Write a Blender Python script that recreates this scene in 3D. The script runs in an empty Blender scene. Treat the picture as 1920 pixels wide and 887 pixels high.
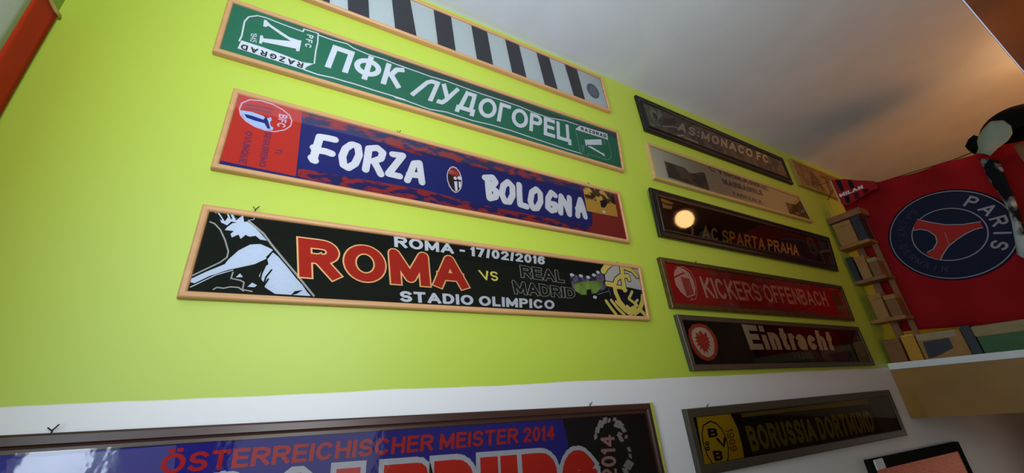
import bpy, bmesh, math, random
from mathutils import Matrix, Vector, noise
from mathutils.geometry import tessellate_polygon
random.seed(4)
SC = bpy.context.scene
COL = SC.collection

# ------------------------------------------------------------------ camera
cam = bpy.data.objects.new('camera', bpy.data.cameras.new('camera'))
COL.objects.link(cam); SC.camera = cam
F = 740.533
cam.data.sensor_fit = 'HORIZONTAL'; cam.data.sensor_width = 36.0
cam.data.lens = F * 36.0 / 1920.0
cam.data.clip_start = 0.02
P, RO, Y = (math.radians(a) for a in (23.69443, 4.08821, 30.15673))
Mr = (Matrix(((math.cos(Y), math.sin(Y), 0), (-math.sin(Y), math.cos(Y), 0), (0, 0, 1)))
      @ Matrix(((1, 0, 0), (0, math.cos(P), -math.sin(P)), (0, math.sin(P), math.cos(P))))
      @ Matrix(((math.cos(RO), 0, math.sin(RO)), (0, 1, 0), (-math.sin(RO), 0, math.cos(RO)))))
right, fwd, up = Mr.col[0], Mr.col[1], Mr.col[2]
cam.matrix_world = Matrix(((right.x, up.x, -fwd.x, 0), (right.y, up.y, -fwd.y, 0), (right.z, up.z, -fwd.z, 1.25), (0, 0, 0, 1)))

# ------------------------------------------------------------------ world, lights, exposure
SC.view_settings.view_transform = 'Standard'
SC.view_settings.look = 'None'
SC.view_settings.gamma = 1.0
SC.view_settings.use_curve_mapping = False
SC.view_settings.exposure = 0.0
w = bpy.data.worlds.new('daylight'); SC.world = w; w.use_nodes = True
w.node_tree.nodes['Background'].inputs[0].default_value = (0.62, 0.75, 1.0, 1)
w.node_tree.nodes['Background'].inputs[1].default_value = .6

def area(name, loc, to, sx, sy, power, col, spread=180):
    l = bpy.data.lights.new(name, 'AREA'); l.shape = 'RECTANGLE'; l.size = sx; l.size_y = sy
    l.energy = power; l.color = col; l.spread = math.radians(spread)
    o = bpy.data.objects.new(name, l); COL.objects.link(o); o.location = loc
    o.rotation_euler = (Vector(to) - Vector(loc)).to_track_quat('-Z', 'Y').to_euler()
    return o
area('copper_fill_light', (5.1, 0.25, 0.50), (2.9, 1.0, 0.8), .50, .50, .13, (1.0, 0.86, 0.76), 60)  # added unseen fill that brightens the copper picture
# daylight entering through the window in the left wall
area('window_light', (-0.625, -0.05, 1.72), (5, -0.05, 1.72), 0.78, 1.46, 25, (0.76, 0.89, 1.0))
# added fill without a fixture, brightening the upper green wall and ceiling
area('wall_fill_light', (0.12, -0.75, 1.62), (0.0, 1.0, 2.95), .40, .30, 16, (0.93, 0.97, 1.0), 130)
area('warm_ceiling_fill', (3.3, -0.80, 1.50), (3.2, 0.1, 3.0), .75, .75, 11, (1.0, 0.36, 0.07), 150)  # added warm fill spreading orange over the right ceiling, no fixture
area('back_fill_light', (0.3, -2.28, 1.35), (0.9, 3, 1.5), 1.2, 1.6, 3, (0.94, 0.95, 1.0))  # added soft fill from the room behind the camera, no door there

# ------------------------------------------------------------------ materials
def srgb(r, g, b):
    f = lambda v: (v/255)/12.92 if v/255 <= .04045 else ((v/255 + .055)/1.055)**2.4
    return (f(r), f(g), f(b), 1)
MATS = {}
def mat(name, col, rough=.6, kind='plain', metal=0, spec=.4, var=.08, scale=60, bump=.1, col2=None, coat=0):
    if name in MATS: return MATS[name]
    m = bpy.data.materials.new(name); m.use_nodes = True; MATS[name] = m
    nt = m.node_tree; N = nt.nodes; L = nt.links
    b = N['Principled BSDF']
    b.inputs['Roughness'].default_value = rough; b.inputs['Metallic'].default_value = metal
    b.inputs['Specular IOR Level'].default_value = spec
    b.inputs['Coat Weight'].default_value = coat; b.inputs['Coat Roughness'].default_value = .15
    tc = N.new('ShaderNodeTexCoord'); mp = N.new('ShaderNodeMapping'); L.new(tc.outputs['Object'], mp.inputs[0])
    nz = N.new('ShaderNodeTexNoise'); nz.inputs['Scale'].default_value = scale; nz.inputs['Detail'].default_value = 4
    L.new(mp.outputs[0], nz.inputs[0])
    if kind == 'wood': mp.inputs['Scale'].default_value = (.06, .5, 1)
    if kind == 'woodz': mp.inputs['Scale'].default_value = (1, 1, .06)
    if kind == 'knit': mp.inputs['Scale'].default_value = (1, 1, 2.2)
    rp = N.new('ShaderNodeValToRGB')
    if col2 is None:
        a = tuple(max(0, c*(1-var)) for c in col[:3]) + (1,); c2 = tuple(min(1, c*(1+var)) for c in col[:3]) + (1,)
    else: a, c2 = col, col2
    rp.color_ramp.elements[0].position = .35 if col2 is None else .46
    rp.color_ramp.elements[1].position = .65 if col2 is None else .56
    rp.color_ramp.elements[0].color = a; rp.color_ramp.elements[1].color = c2
    L.new(nz.outputs[0], rp.inputs[0]); L.new(rp.outputs[0], b.inputs['Base Color'])
    if bump:
        bp = N.new('ShaderNodeBump'); bp.inputs['Strength'].default_value = bump; bp.inputs['Distance'].default_value = .002
        n2 = N.new('ShaderNodeTexNoise'); n2.inputs['Scale'].default_value = scale*3; L.new(mp.outputs[0], n2.inputs[0])
        L.new(n2.outputs[0], bp.inputs['Height']); L.new(bp.outputs[0], b.inputs['Normal'])
    return m
def fab(name, r, g, b, **k):
    return mat('fabric_' + name, srgb(r, g, b), .95, 'knit', spec=.1, var=.06, scale=350, bump=.25, **k)
def paint_wall():
    m = bpy.data.materials.new('two_tone_wall_paint'); m.use_nodes = True; nt = m.node_tree; N = nt.nodes; L = nt.links
    b = N['Principled BSDF']; b.inputs['Roughness'].default_value = .55; b.inputs['Specular IOR Level'].default_value = .4
    tc = N.new('ShaderNodeTexCoord'); sp = N.new('ShaderNodeSeparateXYZ'); L.new(tc.outputs['Object'], sp.inputs[0])
    nz = N.new('ShaderNodeTexNoise'); nz.inputs['Scale'].default_value = 3.5; nz.inputs['Detail'].default_value = 3
    L.new(tc.outputs['Object'], nz.inputs[0])
    # height of the brushed paint line: z = 1.306 + .006 x + wobble
    ma = N.new('ShaderNodeMath'); ma.operation = 'MULTIPLY_ADD'; ma.inputs[1].default_value = .012; ma.inputs[2].default_value = 1.3035
    L.new(nz.outputs[0], ma.inputs[0])
    mb = N.new('ShaderNodeMath'); mb.operation = 'MULTIPLY_ADD'; mb.inputs[1].default_value = .006
    L.new(sp.outputs['X'], mb.inputs[0]); L.new(ma.outputs[0], mb.inputs[2])
    gt = N.new('ShaderNodeMath'); gt.operation = 'SUBTRACT'; L.new(sp.outputs['Z'], gt.inputs[0]); L.new(mb.outputs[0], gt.inputs[1])
    st = N.new('ShaderNodeMapRange'); st.inputs['From Min'].default_value = 0; st.inputs['From Max'].default_value = .0025
    L.new(gt.outputs[0], st.inputs['Value'])
    big = N.new('ShaderNodeTexNoise'); big.inputs['Scale'].default_value = 2.0; L.new(tc.outputs['Object'], big.inputs[0])
    g1 = N.new('ShaderNodeMixRGB'); g1.inputs[1].default_value = (.42, .545, .045, 1); g1.inputs[2].default_value = (.45, .58, .055, 1)
    L.new(big.outputs[0], g1.inputs[0])
    mx = N.new('ShaderNodeMixRGB'); mx.inputs[1].default_value = (.74, .735, .75, 1)
    L.new(g1.outputs[0], mx.inputs[2]); L.new(st.outputs[0], mx.inputs[0]); L.new(mx.outputs[0], b.inputs['Base Color'])
    b.inputs['Coat Weight'].default_value = .6; b.inputs['Coat Roughness'].default_value = .45
    bp = N.new('ShaderNodeBump'); bp.inputs['Strength'].default_value = .12; bp.inputs['Distance'].default_value = .004
    n2 = N.new('ShaderNodeTexNoise'); n2.inputs['Scale'].default_value = 26; L.new(tc.outputs['Object'], n2.inputs[0])
    L.new(n2.outputs[0], bp.inputs['Height']); L.new(bp.outputs[0], b.inputs['Normal'])
    return m
def glass_mat(name, rough=.03, ior=1.5, wav=.0):
    m = bpy.data.materials.new(name); m.use_nodes = True; nt = m.node_tree; N = nt.nodes; L = nt.links
    N.remove(N['Principled BSDF'])
    fr = N.new('ShaderNodeFresnel'); fr.inputs[0].default_value = ior
    tr = N.new('ShaderNodeBsdfTransparent'); gl = N.new('ShaderNodeBsdfGlossy'); gl.inputs['Roughness'].default_value = rough
    mx = N.new('ShaderNodeMixShader'); L.new(fr.outputs[0], mx.inputs[0]); L.new(tr.outputs[0], mx.inputs[1]); L.new(gl.outputs[0], mx.inputs[2])
    L.new(mx.outputs[0], N['Material Output'].inputs[0])
    if wav:
        tc = N.new('ShaderNodeTexCoord'); nz = N.new('ShaderNodeTexNoise'); nz.inputs['Scale'].default_value = 42
        bp = N.new('ShaderNodeBump'); bp.inputs['Strength'].default_value = wav; bp.inputs['Distance'].default_value = .01
        L.new(tc.outputs['Object'], nz.inputs[0]); L.new(nz.outputs[0], bp.inputs['Height'])
        L.new(bp.outputs[0], gl.inputs['Normal'])
    return m
GLASS = glass_mat('picture_glass', .03, 1.5)
PLASTIC = glass_mat('plastic_sheet', .07, 1.9, .05)
GLOSSY = glass_mat('glossy_film', .04, 1.75, .0)
M_light = mat('light_wood', srgb(196, 148, 102), .42, 'wood', var=.09, scale=40, bump=.05, spec=.4)
M_black = mat('black_lacquer', srgb(20, 16, 16), .28, spec=.5, bump=0)
M_goldblack = mat('antique_gold', srgb(84, 66, 36), .34, spec=.5, metal=.5, bump=.05, scale=30, var=.25)
M_bronze = mat('dark_bronze', srgb(70, 64, 54), .4, spec=.5, metal=.3, bump=.02, scale=30)
M_brown = mat('dark_brown_moulding', srgb(62, 38, 32), .35, 'wood', spec=.5, bump=.02)
M_gold = mat('dull_gold_frame', srgb(150, 125, 60), .5, bump=.05)
M_board = mat('backing_board', srgb(120, 95, 70), .9)
M_white = mat('white_paint', srgb(218, 220, 224), .6, bump=.05, scale=20, var=.02)
M_ochre = mat('ochre_paint', srgb(140, 100, 36), .35, spec=.5, bump=.05, scale=8, var=.06)
M_wire = mat('wire', srgb(60, 55, 45), .5, metal=.5, bump=0)

# ------------------------------------------------------------------ object helpers
def link(name, me, m=None, parent=None):
    o = bpy.data.objects.new(name, me); COL.objects.link(o)
    if m is not None:
        for q in (m if isinstance(m, (list, tuple)) else [m]): me.materials.append(q)
    if parent is not None: o.parent = parent; o.matrix_parent_inverse = parent.matrix_basis.inverted()
    return o
def empty(name, loc, label, cat, group=None):
    o = bpy.data.objects.new(name, None); COL.objects.link(o); o.location = loc; o.empty_display_size = .05
    o['label'] = label; o['category'] = cat
    if group: o['group'] = group
    return o
def tag(o, label, cat, group=None):
    o['label'] = label; o['category'] = cat
    if group: o['group'] = group
    return o
def struct(o): o['kind'] = 'structure'; return o
def from_py(name, v, f, m, parent=None, smooth=False):
    me = bpy.data.meshes.new(name); me.from_pydata(v, [], f)
    bm = bmesh.new(); bm.from_mesh(me); bmesh.ops.recalc_face_normals(bm, faces=bm.faces); bm.to_mesh(me); bm.free()
    if smooth:
        for p in me.polygons: p.use_smooth = True
    return link(name, me, m, parent)
def box(name, x0, x1, y0, y1, z0, z1, m, parent=None, bevel=0.0, rot=None):
    bm = bmesh.new(); bmesh.ops.create_cube(bm, size=1)
    for v in bm.verts: v.co = Vector(((x0+x1)/2 + v.co.x*(x1-x0), (y0+y1)/2 + v.co.y*(y1-y0), (z0+z1)/2 + v.co.z*(z1-z0)))
    if bevel: bmesh.ops.bevel(bm, geom=bm.edges[:], offset=bevel, segments=2, affect='EDGES')
    if rot:
        c = Vector(((x0+x1)/2, (y0+y1)/2, z0)); bmesh.ops.rotate(bm, verts=bm.verts, cent=c, matrix=Matrix.Rotation(rot, 3, 'Z'))
    me = bpy.data.meshes.new(name); bm.to_mesh(me); bm.free()
    return link(name, me, m, parent)

# art: coloured flat print built in plane coordinates (a, b), mapped onto a surface
FONTC = {}
def glyphs(s, offset, spacing=1.0):
    k = (s, offset, spacing)
    if k not in FONTC:
        c = bpy.data.curves.new('t', 'FONT'); c.body = s; c.offset = offset; c.resolution_u = 4; c.space_character = spacing
        o = bpy.data.objects.new('t', c); COL.objects.link(o)
        bpy.context.view_layer.update()
        ev = o.evaluated_get(bpy.context.evaluated_depsgraph_get()); me = ev.to_mesh()
        vs = [(v.co.x, v.co.y) for v in me.vertices]; fs = [tuple(p.vertices) for p in me.polygons]
        ev.to_mesh_clear(); bpy.data.objects.remove(o); bpy.data.curves.remove(c)
        FONTC[k] = (vs, fs)
    return FONTC[k]

# stroke alphabet: glyph -> (width / cap height, polylines in a unit box)
def _arc(cx, cy, rx, ry, a0, a1, n=10):
    return [(cx+rx*math.cos(math.radians(a0+(a1-a0)*i/n)), cy+ry*math.sin(math.radians(a0+(a1-a0)*i/n))) for i in range(n+1)]
_O = [_arc(.5, .5, .5, .5, 90, 450, 24)]
_P = [[(0, 0), (0, 1), (.55, 1)] + _arc(.62, .75, .38, .25, 90, -90, 8)[1:] + [(0, .5)]]
_S = [_arc(.52, .75, .48, .25, 25, 180, 8) + _arc(.5, .75, .5, .25, 180, 270, 4)[1:-1] + [(.5, .51)] + _arc(.5, .25, .5, .25, 90, -90, 8)[0:] + _arc(.5, .25, .5, .25, 270, 205, 5)[1:]]
GL = {
 'A': (.86, [[(0, 0), (.5, 1), (1, 0)], [(.17, .3), (.83, .3)]]), 'B': (.74, [[(0, 0), (0, 1), (.55, 1)] + _arc(.6, .76, .34, .24, 90, -90, 8)[1:] + [(0, .52)], [(.6, .52)] + _arc(.6, .26, .4, .26, 90, -90, 8)[1:] + [(0, 0)]]),
 'C': (.80, [_arc(.5, .5, .5, .5, 42, 318, 18)]), 'D': (.76, [[(0, 0), (0, 1), (.4, 1)] + _arc(.42, .5, .58, .5, 90, -90, 12)[1:] + [(0, 0)]]),
 'E': (.66, [[(1, 1), (0, 1), (0, 0), (1, 0)], [(0, .52), (.9, .52)]]), 'F': (.62, [[(1, 1), (0, 1), (0, 0)], [(0, .52), (.85, .52)]]),
 'G': (.84, [_arc(.5, .5, .5, .5, 42, 340, 18) + [(1, .45), (.58, .45)]]), 'H': (.74, [[(0, 0), (0, 1)], [(1, 0), (1, 1)], [(0, .5), (1, .5)]]),
 'I': (.001, [[(0, 0), (0, 1)]]), 'J': (.5, [[(1, 1), (1, .3)] + _arc(.5, .3, .5, .3, 0, -180, 8)]), 'K': (.76, [[(0, 0), (0, 1)], [(1, 1), (0, .38)], [(.3, .58), (1, 0)]]),
 'L': (.60, [[(0, 1), (0, 0), (1, 0)]]), 'M': (.90, [[(0, 0), (0, 1), (.5, .12), (1, 1), (1, 0)]]), 'N': (.74, [[(0, 0), (0, 1), (1, 0), (1, 1)]]),
 'O': (.86, _O), 'P': (.70, _P), 'R': (.76, _P + [[(.5, .5), (1, 0)]]), 'S': (.72, _S), 'T': (.72, [[(0, 1), (1, 1)], [(.5, 1), (.5, 0)]]),
 'U': (.74, [[(0, 1), (0, .35)] + _arc(.5, .35, .5, .35, 180, 360, 10) + [(1, 1)]]), 'V': (.82, [[(0, 1), (.5, 0), (1, 1)]]), 'W': (1.1, [[(0, 1), (.25, 0), (.5, .9), (.75, 0), (1, 1)]]),
 'X': (.78, [[(0, 0), (1, 1)], [(0, 1), (1, 0)]]), 'Y': (.78, [[(0, 1), (.5, .45), (1, 1)], [(.5, .45), (.5, 0)]]), 'Z': (.72, [[(0, 1), (1, 1), (0, 0), (1, 0)]]), 'Q': (.86, _O + [[(.6, .25), (1, 0)]]),
 'Ö': (.86, _O + [[(.25, 1.3), (.3, 1.3)], [(.7, 1.3), (.75, 1.3)]]),
 '0': (.58, _O), '1': (.30, [[(0, .78), (1, 1), (1, 0)]]), '2': (.60, [_arc(.5, .72, .5, .28, 165, -20, 8) + [(0, 0), (1, 0)]]), '3': (.6, _S),
 '4': (.66, [[(.75, 0), (.75, 1), (0, .3), (1, .3)]]), '5': (.6, [[(1, 1), (.1, 1), (.05, .55)] + _arc(.48, .32, .52, .32, 110, -160, 10)]),
 '6': (.6, [_arc(.55, .7, .5, .3, 30, 180, 8) + [(.02, .3)] + _arc(.5, .3, .5, .3, 180, 540, 16)]), '7': (.6, [[(0, 1), (1, 1), (.35, 0)]]),
 '8': (.6, [_arc(.5, .75, .45, .25, 0, 360, 14), _arc(.5, .26, .5, .26, 0, 360, 14)]), '9': (.6, [_arc(.5, .7, .5, .3, 0, 360, 16), _arc(.45, .3, .55, .3, 0, -150, 8) + [], [(1, .7), (1, .3)]]),
 '-': (.36, [[(0, .42), (1, .42)]]), '/': (.30, [[(0, -.02), (1, 1.02)]]), ':': (.001, [[(0, .12), (0, .16)], [(0, .66), (0, .70)]]), ' ': (.28, []),
 'П': (.78, [[(0, 0), (0, 1), (1, 1), (1, 0)]]), 'Ф': (.98, [_arc(.5, .52, .5, .36, 90, 450, 24), [(.5, 1.06), (.5, -.06)]]), 'К': (.74, [[(0, 0), (0, 1)], [(1, 1), (.62, .92), (.35, .52), (1, 0)], [(0, .52), (.35, .52)]]),
 'Л': (.92, [[(0, 0), (.42, .86), (.62, 1), (1, 1), (1, 0)]]), 'У': (.80, [[(0, 1), (.5, .38)], [(1, 1), (.5, .2), (.32, 0), (.1, 0)]]), 'Д': (.86, [[(.12, .05), (.3, 1), (.84, 1), (.84, .05)], [(0, -.16), (0, .03), (1, .03), (1, -.16)]]),
 'О': (.88, _O), 'Г': (.60, [[(0, 0), (0, 1), (1, 1)]]), 'Р': (.70, _P), 'Е': (.66, [[(1, 1), (0, 1), (0, 0), (1, 0)], [(0, .52), (.9, .52)]]), 'Ц': (.86, [[(0, 1), (0, 0), (1, 0), (1, -.18)], [(.86, 1), (.86, 0)]]),
 'i': (.001, [[(0, 0), (0, .5)], [(0, .98), (0, 1.0)]]), 'n': (.52, [[(0, 0), (0, .66)], [(0, .45)] + _arc(.5, .42, .5, .24, 160, 0, 8) + [(1, 0)]]), 't': (.34, [[(.4, .95), (.4, .1), (.6, 0), (1, 0)], [(0, .66), (1, .66)]]),
 'r': (.30, [[(0, 0), (0, .66)], [(0, .45), (.35, .62), (1, .66)]]), 'a': (.52, [[(0, .55), (.3, .66), (.75, .64), (1, .48), (1, 0)], [(1, .38), (.3, .36), (0, .2), (.15, .02), (.6, 0), (1, .16)]]),
 'c': (.5, [_arc(.5, .33, .5, .33, 45, 315, 12)]), 'h': (.52, [[(0, 0), (0, 1)], [(0, .45)] + _arc(.5, .42, .5, .24, 160, 0, 8) + [(1, 0)]]),
}
def layout(text, t, space=.10):
    """list of (glyph strokes in absolute units with cap height 1); t = stroke weight"""
    out = []; x = 0
    for ch in text:
        w_, st = GL[ch]; w_ = max(w_, t)
        if ch == ' ': x += w_; continue
        k = w_-t if w_ > t else 0
        out.append([[(x + t/2 + px*k, t/2 + py*(1-t)) for px, py in pl] for pl in st]); x += w_+space
    return out, x-space
def seg_polys(pl, t):
    """quads and joint discs of one stroked polyline, square ends"""
    res = []; n = len(pl)
    if n > 3 and (Vector(pl[0])-Vector(pl[-1])).length < 1e-6: res.append([Vector(pl[0])+Vector((math.cos(k*math.pi/5), math.sin(k*math.pi/5)))*t/2 for k in range(10)])
    for i in range(n-1):
        a, b = Vector(pl[i]), Vector(pl[i+1]); d = b-a
        if d.length < 1e-9: continue
        d.normalize(); nn = Vector((-d.y, d.x))*t/2
        def sharp(p, q, r_):
            u, v = (Vector(q)-Vector(p)).normalized(), (Vector(r_)-Vector(q)).normalized(); return abs(u.dot(v)) < .25
        if i == 0: ea = t/2 if abs(d.x) < .1 or abs(d.y) < .1 else t/2.2
        else: ea = t/2 if sharp(pl[i-1], pl[i], pl[i+1]) else 0
        if i == n-2: eb = t/2 if abs(d.x) < .1 or abs(d.y) < .1 else t/2.2
        else: eb = t/2 if sharp(pl[i], pl[i+1], pl[i+2]) else 0
        if (Vector(pl[0])-Vector(pl[-1])).length < 1e-6: ea = ea if i else 0; eb = eb if i < n-2 else 0
        a2, b2 = a-d*ea, b+d*eb
        res.append([a2+nn, b2+nn, b2-nn, a2-nn])
        if 0 < i+1 < n-1 and not sharp(pl[i], pl[i+1], pl[i+2]):
            res.append([b+Vector((math.cos(k*math.pi/5), math.sin(k*math.pi/5)))*t/2 for k in range(10)])
    return res
class Art:
    def __init__(self, mapf): self.v = []; self.f = []; self.mi = []; self.mats = []; self.map = mapf; self.k = 0; self.clip = getattr(mapf, 'clip', None)
    def _m(self, m):
        if m not in self.mats: self.mats.append(m)
        return self.mats.index(m)
    def poly(self, pts, m, layer=1):
        if self.clip:
            for i in range(4):
                a, b = self.clip[i], self.clip[(i+1) % 4]
                side = lambda p: (b[0]-a[0])*(p[1]-a[1]) - (b[1]-a[1])*(p[0]-a[0])
                sg = 1 if side(self.clip[(i+2) % 4]) > 0 else -1; out = []
                for j, p in enumerate(pts):
                    q = pts[j-1]; dp, dq = side(p)*sg, side(q)*sg
                    if (dp >= 0) != (dq >= 0): t = dq/(dq-dp); out.append((q[0]+(p[0]-q[0])*t, q[1]+(p[1]-q[1])*t))
                    if dp >= 0: out.append(p)
                pts = out
                if len(pts) < 3: return self
        self.k = (self.k+1) % 60; layer += self.k*.008
        i0 = len(self.v); k = self._m(m)
        tri = tessellate_polygon([[Vector((a, b, 0)) for a, b in pts]])
        self.v += [self.map(a, b, layer) for a, b in pts]
        for t in tri: self.f.append(tuple(i0+i for i in t)); self.mi.append(k)
        return self
    def ngon(self, c, rx, ry, m, layer=1, n=32, rot=0):
        return self.poly([(c[0]+rx*math.cos(t)*math.cos(rot)-ry*math.sin(t)*math.sin(rot), c[1]+rx*math.cos(t)*math.sin(rot)+ry*math.sin(t)*math.cos(rot)) for t in [2*math.pi*i/n for i in range(n)]], m, layer)
    def stroke(self, pts, wd, m, layer=1, cap=True, close=False):
        if close: pts = pts + [pts[0]]
        for (a, b) in zip(pts, pts[1:]):
            d = Vector((b[0]-a[0], b[1]-a[1]))
            if d.length < 1e-6: continue
            n = Vector((-d.y, d.x)).normalized()*wd/2
            self.poly([(a[0]+n.x, a[1]+n.y), (b[0]+n.x, b[1]+n.y), (b[0]-n.x, b[1]-n.y), (a[0]-n.x, a[1]-n.y)], m, layer)
        if cap:
            for p in pts: self.ngon(p, wd/2, wd/2, m, layer, 12)
        return self
    def text(self, s, q, m, layer=1, bold=.03, outline=None, om=None, spacing=1.0):
        """q: TL TR BR BL corners of the word; cap height is the full height of q"""
        wt = .125 + bold*2.2; sp = .10 + (spacing-1)*.7
        gl, W_ = layout(s, wt, sp)
        TL, TR, BR, BL = q
        def bl(p):
            u = p[0]/W_; t = p[1]
            return tuple((TL[i]*(1-u)+TR[i]*u)*t + (BL[i]*(1-u)+BR[i]*u)*(1-t) for i in (0, 1))
        if outline:
            for g in gl:
                self.k = 0
                for pl in g:
                    for P_ in seg_polys(pl, wt+outline*3): self.poly([bl(p) for p in P_], om, layer)
            layer += 1
        for g in gl:
            self.k = 0
            for pl in g:
                for P_ in seg_polys(pl, wt): self.poly([bl(p) for p in P_], m, layer)
        return self
    def _raw(self, pts, fs, m, layer):
        i0 = len(self.v); k = self._m(m)
        self.v += [self.map(a, b, layer) for a, b in pts]
        for t in fs: self.f.append(tuple(i0+i for i in t)); self.mi.append(k)
    def build(self, name, parent):
        me = bpy.data.meshes.new(name); me.from_pydata(self.v, [], self.f)
        for m in self.mats: me.materials.append(m)
        me.polygons.foreach_set('material_index', self.mi); me.update()
        return link(name, me, None, parent)

WALL = 1.02
def tubes(v, f, a, b, r, n=6):
    a, b = Vector(a), Vector(b); d = (b-a).normalized(); s = d.orthogonal().normalized(); t = d.cross(s); i0 = len(v)
    for p in (a, b):
        for i in range(n): v.append(tuple(p + s*r*math.cos(2*math.pi*i/n) + t*r*math.sin(2*math.pi*i/n)))
    for i in range(n): f.append((i0+i, i0+(i+1) % n, i0+n+(i+1) % n, i0+n+i))
    f.append(tuple(i0+i for i in range(n))); f.append(tuple(i0+n+i for i in range(n)))
def wire(name, pts, r, m, parent=None):
    v, f = [], []
    for a, b in zip(pts, pts[1:]): tubes(v, f, a, b, r)
    return from_py(name, v, f, m, parent, True)

PROF = {'round': [(0, 0), (0, .7), (.08, .88), (.25, .98), (.45, 1), (.75, .96), (.92, .84), (1, .66), (1, .2)],
        'flat': [(0, 0), (0, .88), (.1, 1), (.86, 1), (.94, .85), (1, .6), (1, .2)],
        'step': [(0, 0), (0, .8), (.1, .92), (.45, 1.0), (.52, .78), (.62, .72), (.8, .74), (.9, .5), (1, .35), (1, .2)],
        'bead': [(0, 0), (0, .6), (.08, .78), (.25, .85), (.55, .72), (.68, .74), (.76, .95), (.86, 1), (.95, .9), (1, .6), (1, .2)]}
def framed(q, wd, label, mframe, base, prof='round', front=1.0, glass=GLASS, tilt=0, wires=(), name='framed_scarf', group=None, cat='picture frame', fabric_name='scarf'):
    """q: outer corners TL TR BR BL in the wall plane"""
    root = empty(name, ((q[2][0]+q[3][0])/2, WALL, (q[2][1]+q[3][1])/2), label, cat, group)
    O = [Vector(p) for p in q]
    I = []
    for i in range(4):
        p, a, b = O[i], O[(i+1) % 4], O[i-1]
        u, v = (a-p).normalized(), (b-p).normalized()
        I.append(p + u*wd + v*wd)
    back = WALL-.0006 if not tilt else front+.018
    D = back-front
    for i in range(4):
        j = (i+1) % 4; V = []; Fc = []
        pr = PROF[prof]
        for (A, B) in ((O[i], I[i]), (O[j], I[j])):
            for t, d in pr: pt = A.lerp(B, t); V.append((pt.x, back-d*D, pt.y))
        n = len(pr)
        for k in range(n): k2 = (k+1) % n; Fc.append((k, k2, n+k2, n+k))
        Fc.append(tuple(range(n))); Fc.append(tuple(range(n, 2*n)))
        from_py('frame_rail', V, Fc, mframe, root)
    yp = front+.007
    def mp(a, b, layer): return (a, yp-.0004*layer, b)
    ex = [I[i] + (O[i]-I[i])*.25 for i in range(4)]
    mp.clip = [tuple(p) for p in ex]
    V = [(p.x, yy, p.y) for yy in (yp, yp+.004) for p in ex]
    sc = from_py(fabric_name, V, [(0, 1, 2, 3), (7, 6, 5, 4), (0, 4, 5, 1), (1, 5, 6, 2), (2, 6, 7, 3), (3, 7, 4, 0)], base, root)
    V = [(p.x, yy, p.y) for yy in (yp+.0045, back-.001) for p in ex]
    from_py('backing_board', V, [(0, 1, 2, 3), (7, 6, 5, 4), (0, 4, 5, 1), (1, 5, 6, 2), (2, 6, 7, 3), (3, 7, 4, 0)], M_board, root)
    if glass:
        V = [(p.x, front+.0035, p.y) for p in ex]
        me = bpy.data.meshes.new('glass_pane'); me.from_pydata(V, [], [(3, 2, 1, 0)]); me.update()
        if me.polygons[0].normal.y > 0: me.flip_normals()
        link('glass_pane', me, glass, root)
    for (x, z) in wires:
        r = root; y = WALL-.012
        o = wire('hanging_wire', [(x-.003, WALL-.002, z-.010), (x+.001, y, z+.001), (x+.007, y-.002, z+.009)], .0012, M_wire, r)
        V, Fc = [], []; tubes(V, Fc, (x, y, z), (x-.005, y-.004, z+.005), .001); from_py('wire_end', V, Fc, M_wire, r)
    return root, sc, mp, yp, I

def words(mapf, parent, items, name='lettering'):
    for it in items: A_ = Art(mapf); A_.text(*it[:-1], **it[-1]) if isinstance(it[-1], dict) else A_.text(*it); A_.build(name, parent)
# ------------------------------------------------------------------ the room
X0, X1, Y0, CEIL = -.57, 5.6, -2.35, 1.25+1.472
PW = paint_wall()
def wallmesh(name, quads, m):
    V, Fc = [], []
    for q in quads: i = len(V); V += q; Fc.append((i, i+1, i+2, i+3))
    me = bpy.data.meshes.new(name); me.from_pydata(V, [], Fc); return struct(link(name, me, m))
struct(box('wall_front', X0-.1, X1+.1, WALL, WALL+.1, 0, 3.3, PW))
M_lgreen = mat('left_wall_green', srgb(120, 150, 40), .6, bump=.1, scale=20)
# left wall with the window opening 
WY0, WY1, WZ0, WZ1 = -.46, .36, .95, 2.50
bm = bmesh.new()
def addbox(bm, x0, x1, y0, y1, z0, z1):
    r = bmesh.ops.create_cube(bm, size=1)
    for v in r['verts']: v.co = Vector(((x0+x1)/2 + v.co.x*(x1-x0), (y0+y1)/2 + v.co.y*(y1-y0), (z0+z1)/2 + v.co.z*(z1-z0)))
for b_ in ((Y0, WY0, 0, 3.3), (WY1, WALL, 0, 3.3), (WY0, WY1, 0, WZ0), (WY0, WY1, WZ1, 3.3)): addbox(bm, X0-.12, X0, *b_)
me = bpy.data.meshes.new('wall_left'); bm.to_mesh(me); bm.free(); struct(link('wall_left', me, M_lgreen))
wf = bm = bmesh.new()
for b_ in ((WY0, WY0+.04, WZ0, WZ1), (WY1-.04, WY1, WZ0, WZ1), (WY0, WY1, WZ0, WZ0+.04), (WY0, WY1, WZ1-.04, WZ1)): addbox(bm, X0-.10, X0-.05, *b_)
me = bpy.data.meshes.new('window_1'); bm.to_mesh(me); bm.free(); win = struct(link('window_1', me, M_white))
struct(box('wall_back', X0-.1, X1+.1, Y0-.1, Y0, 0, 3.3, mat('cream_wall', srgb(190, 180, 150), .7, bump=.05)))
struct(box('wall_right', X1, X1+.1, Y0, WALL, 0, 3.3, M_ochre))
struct(box('floor', X0, X1, Y0, WALL, -.1, 0, mat('tile_floor', srgb(150, 120, 90), .5, scale=4, var=.2)))
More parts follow.
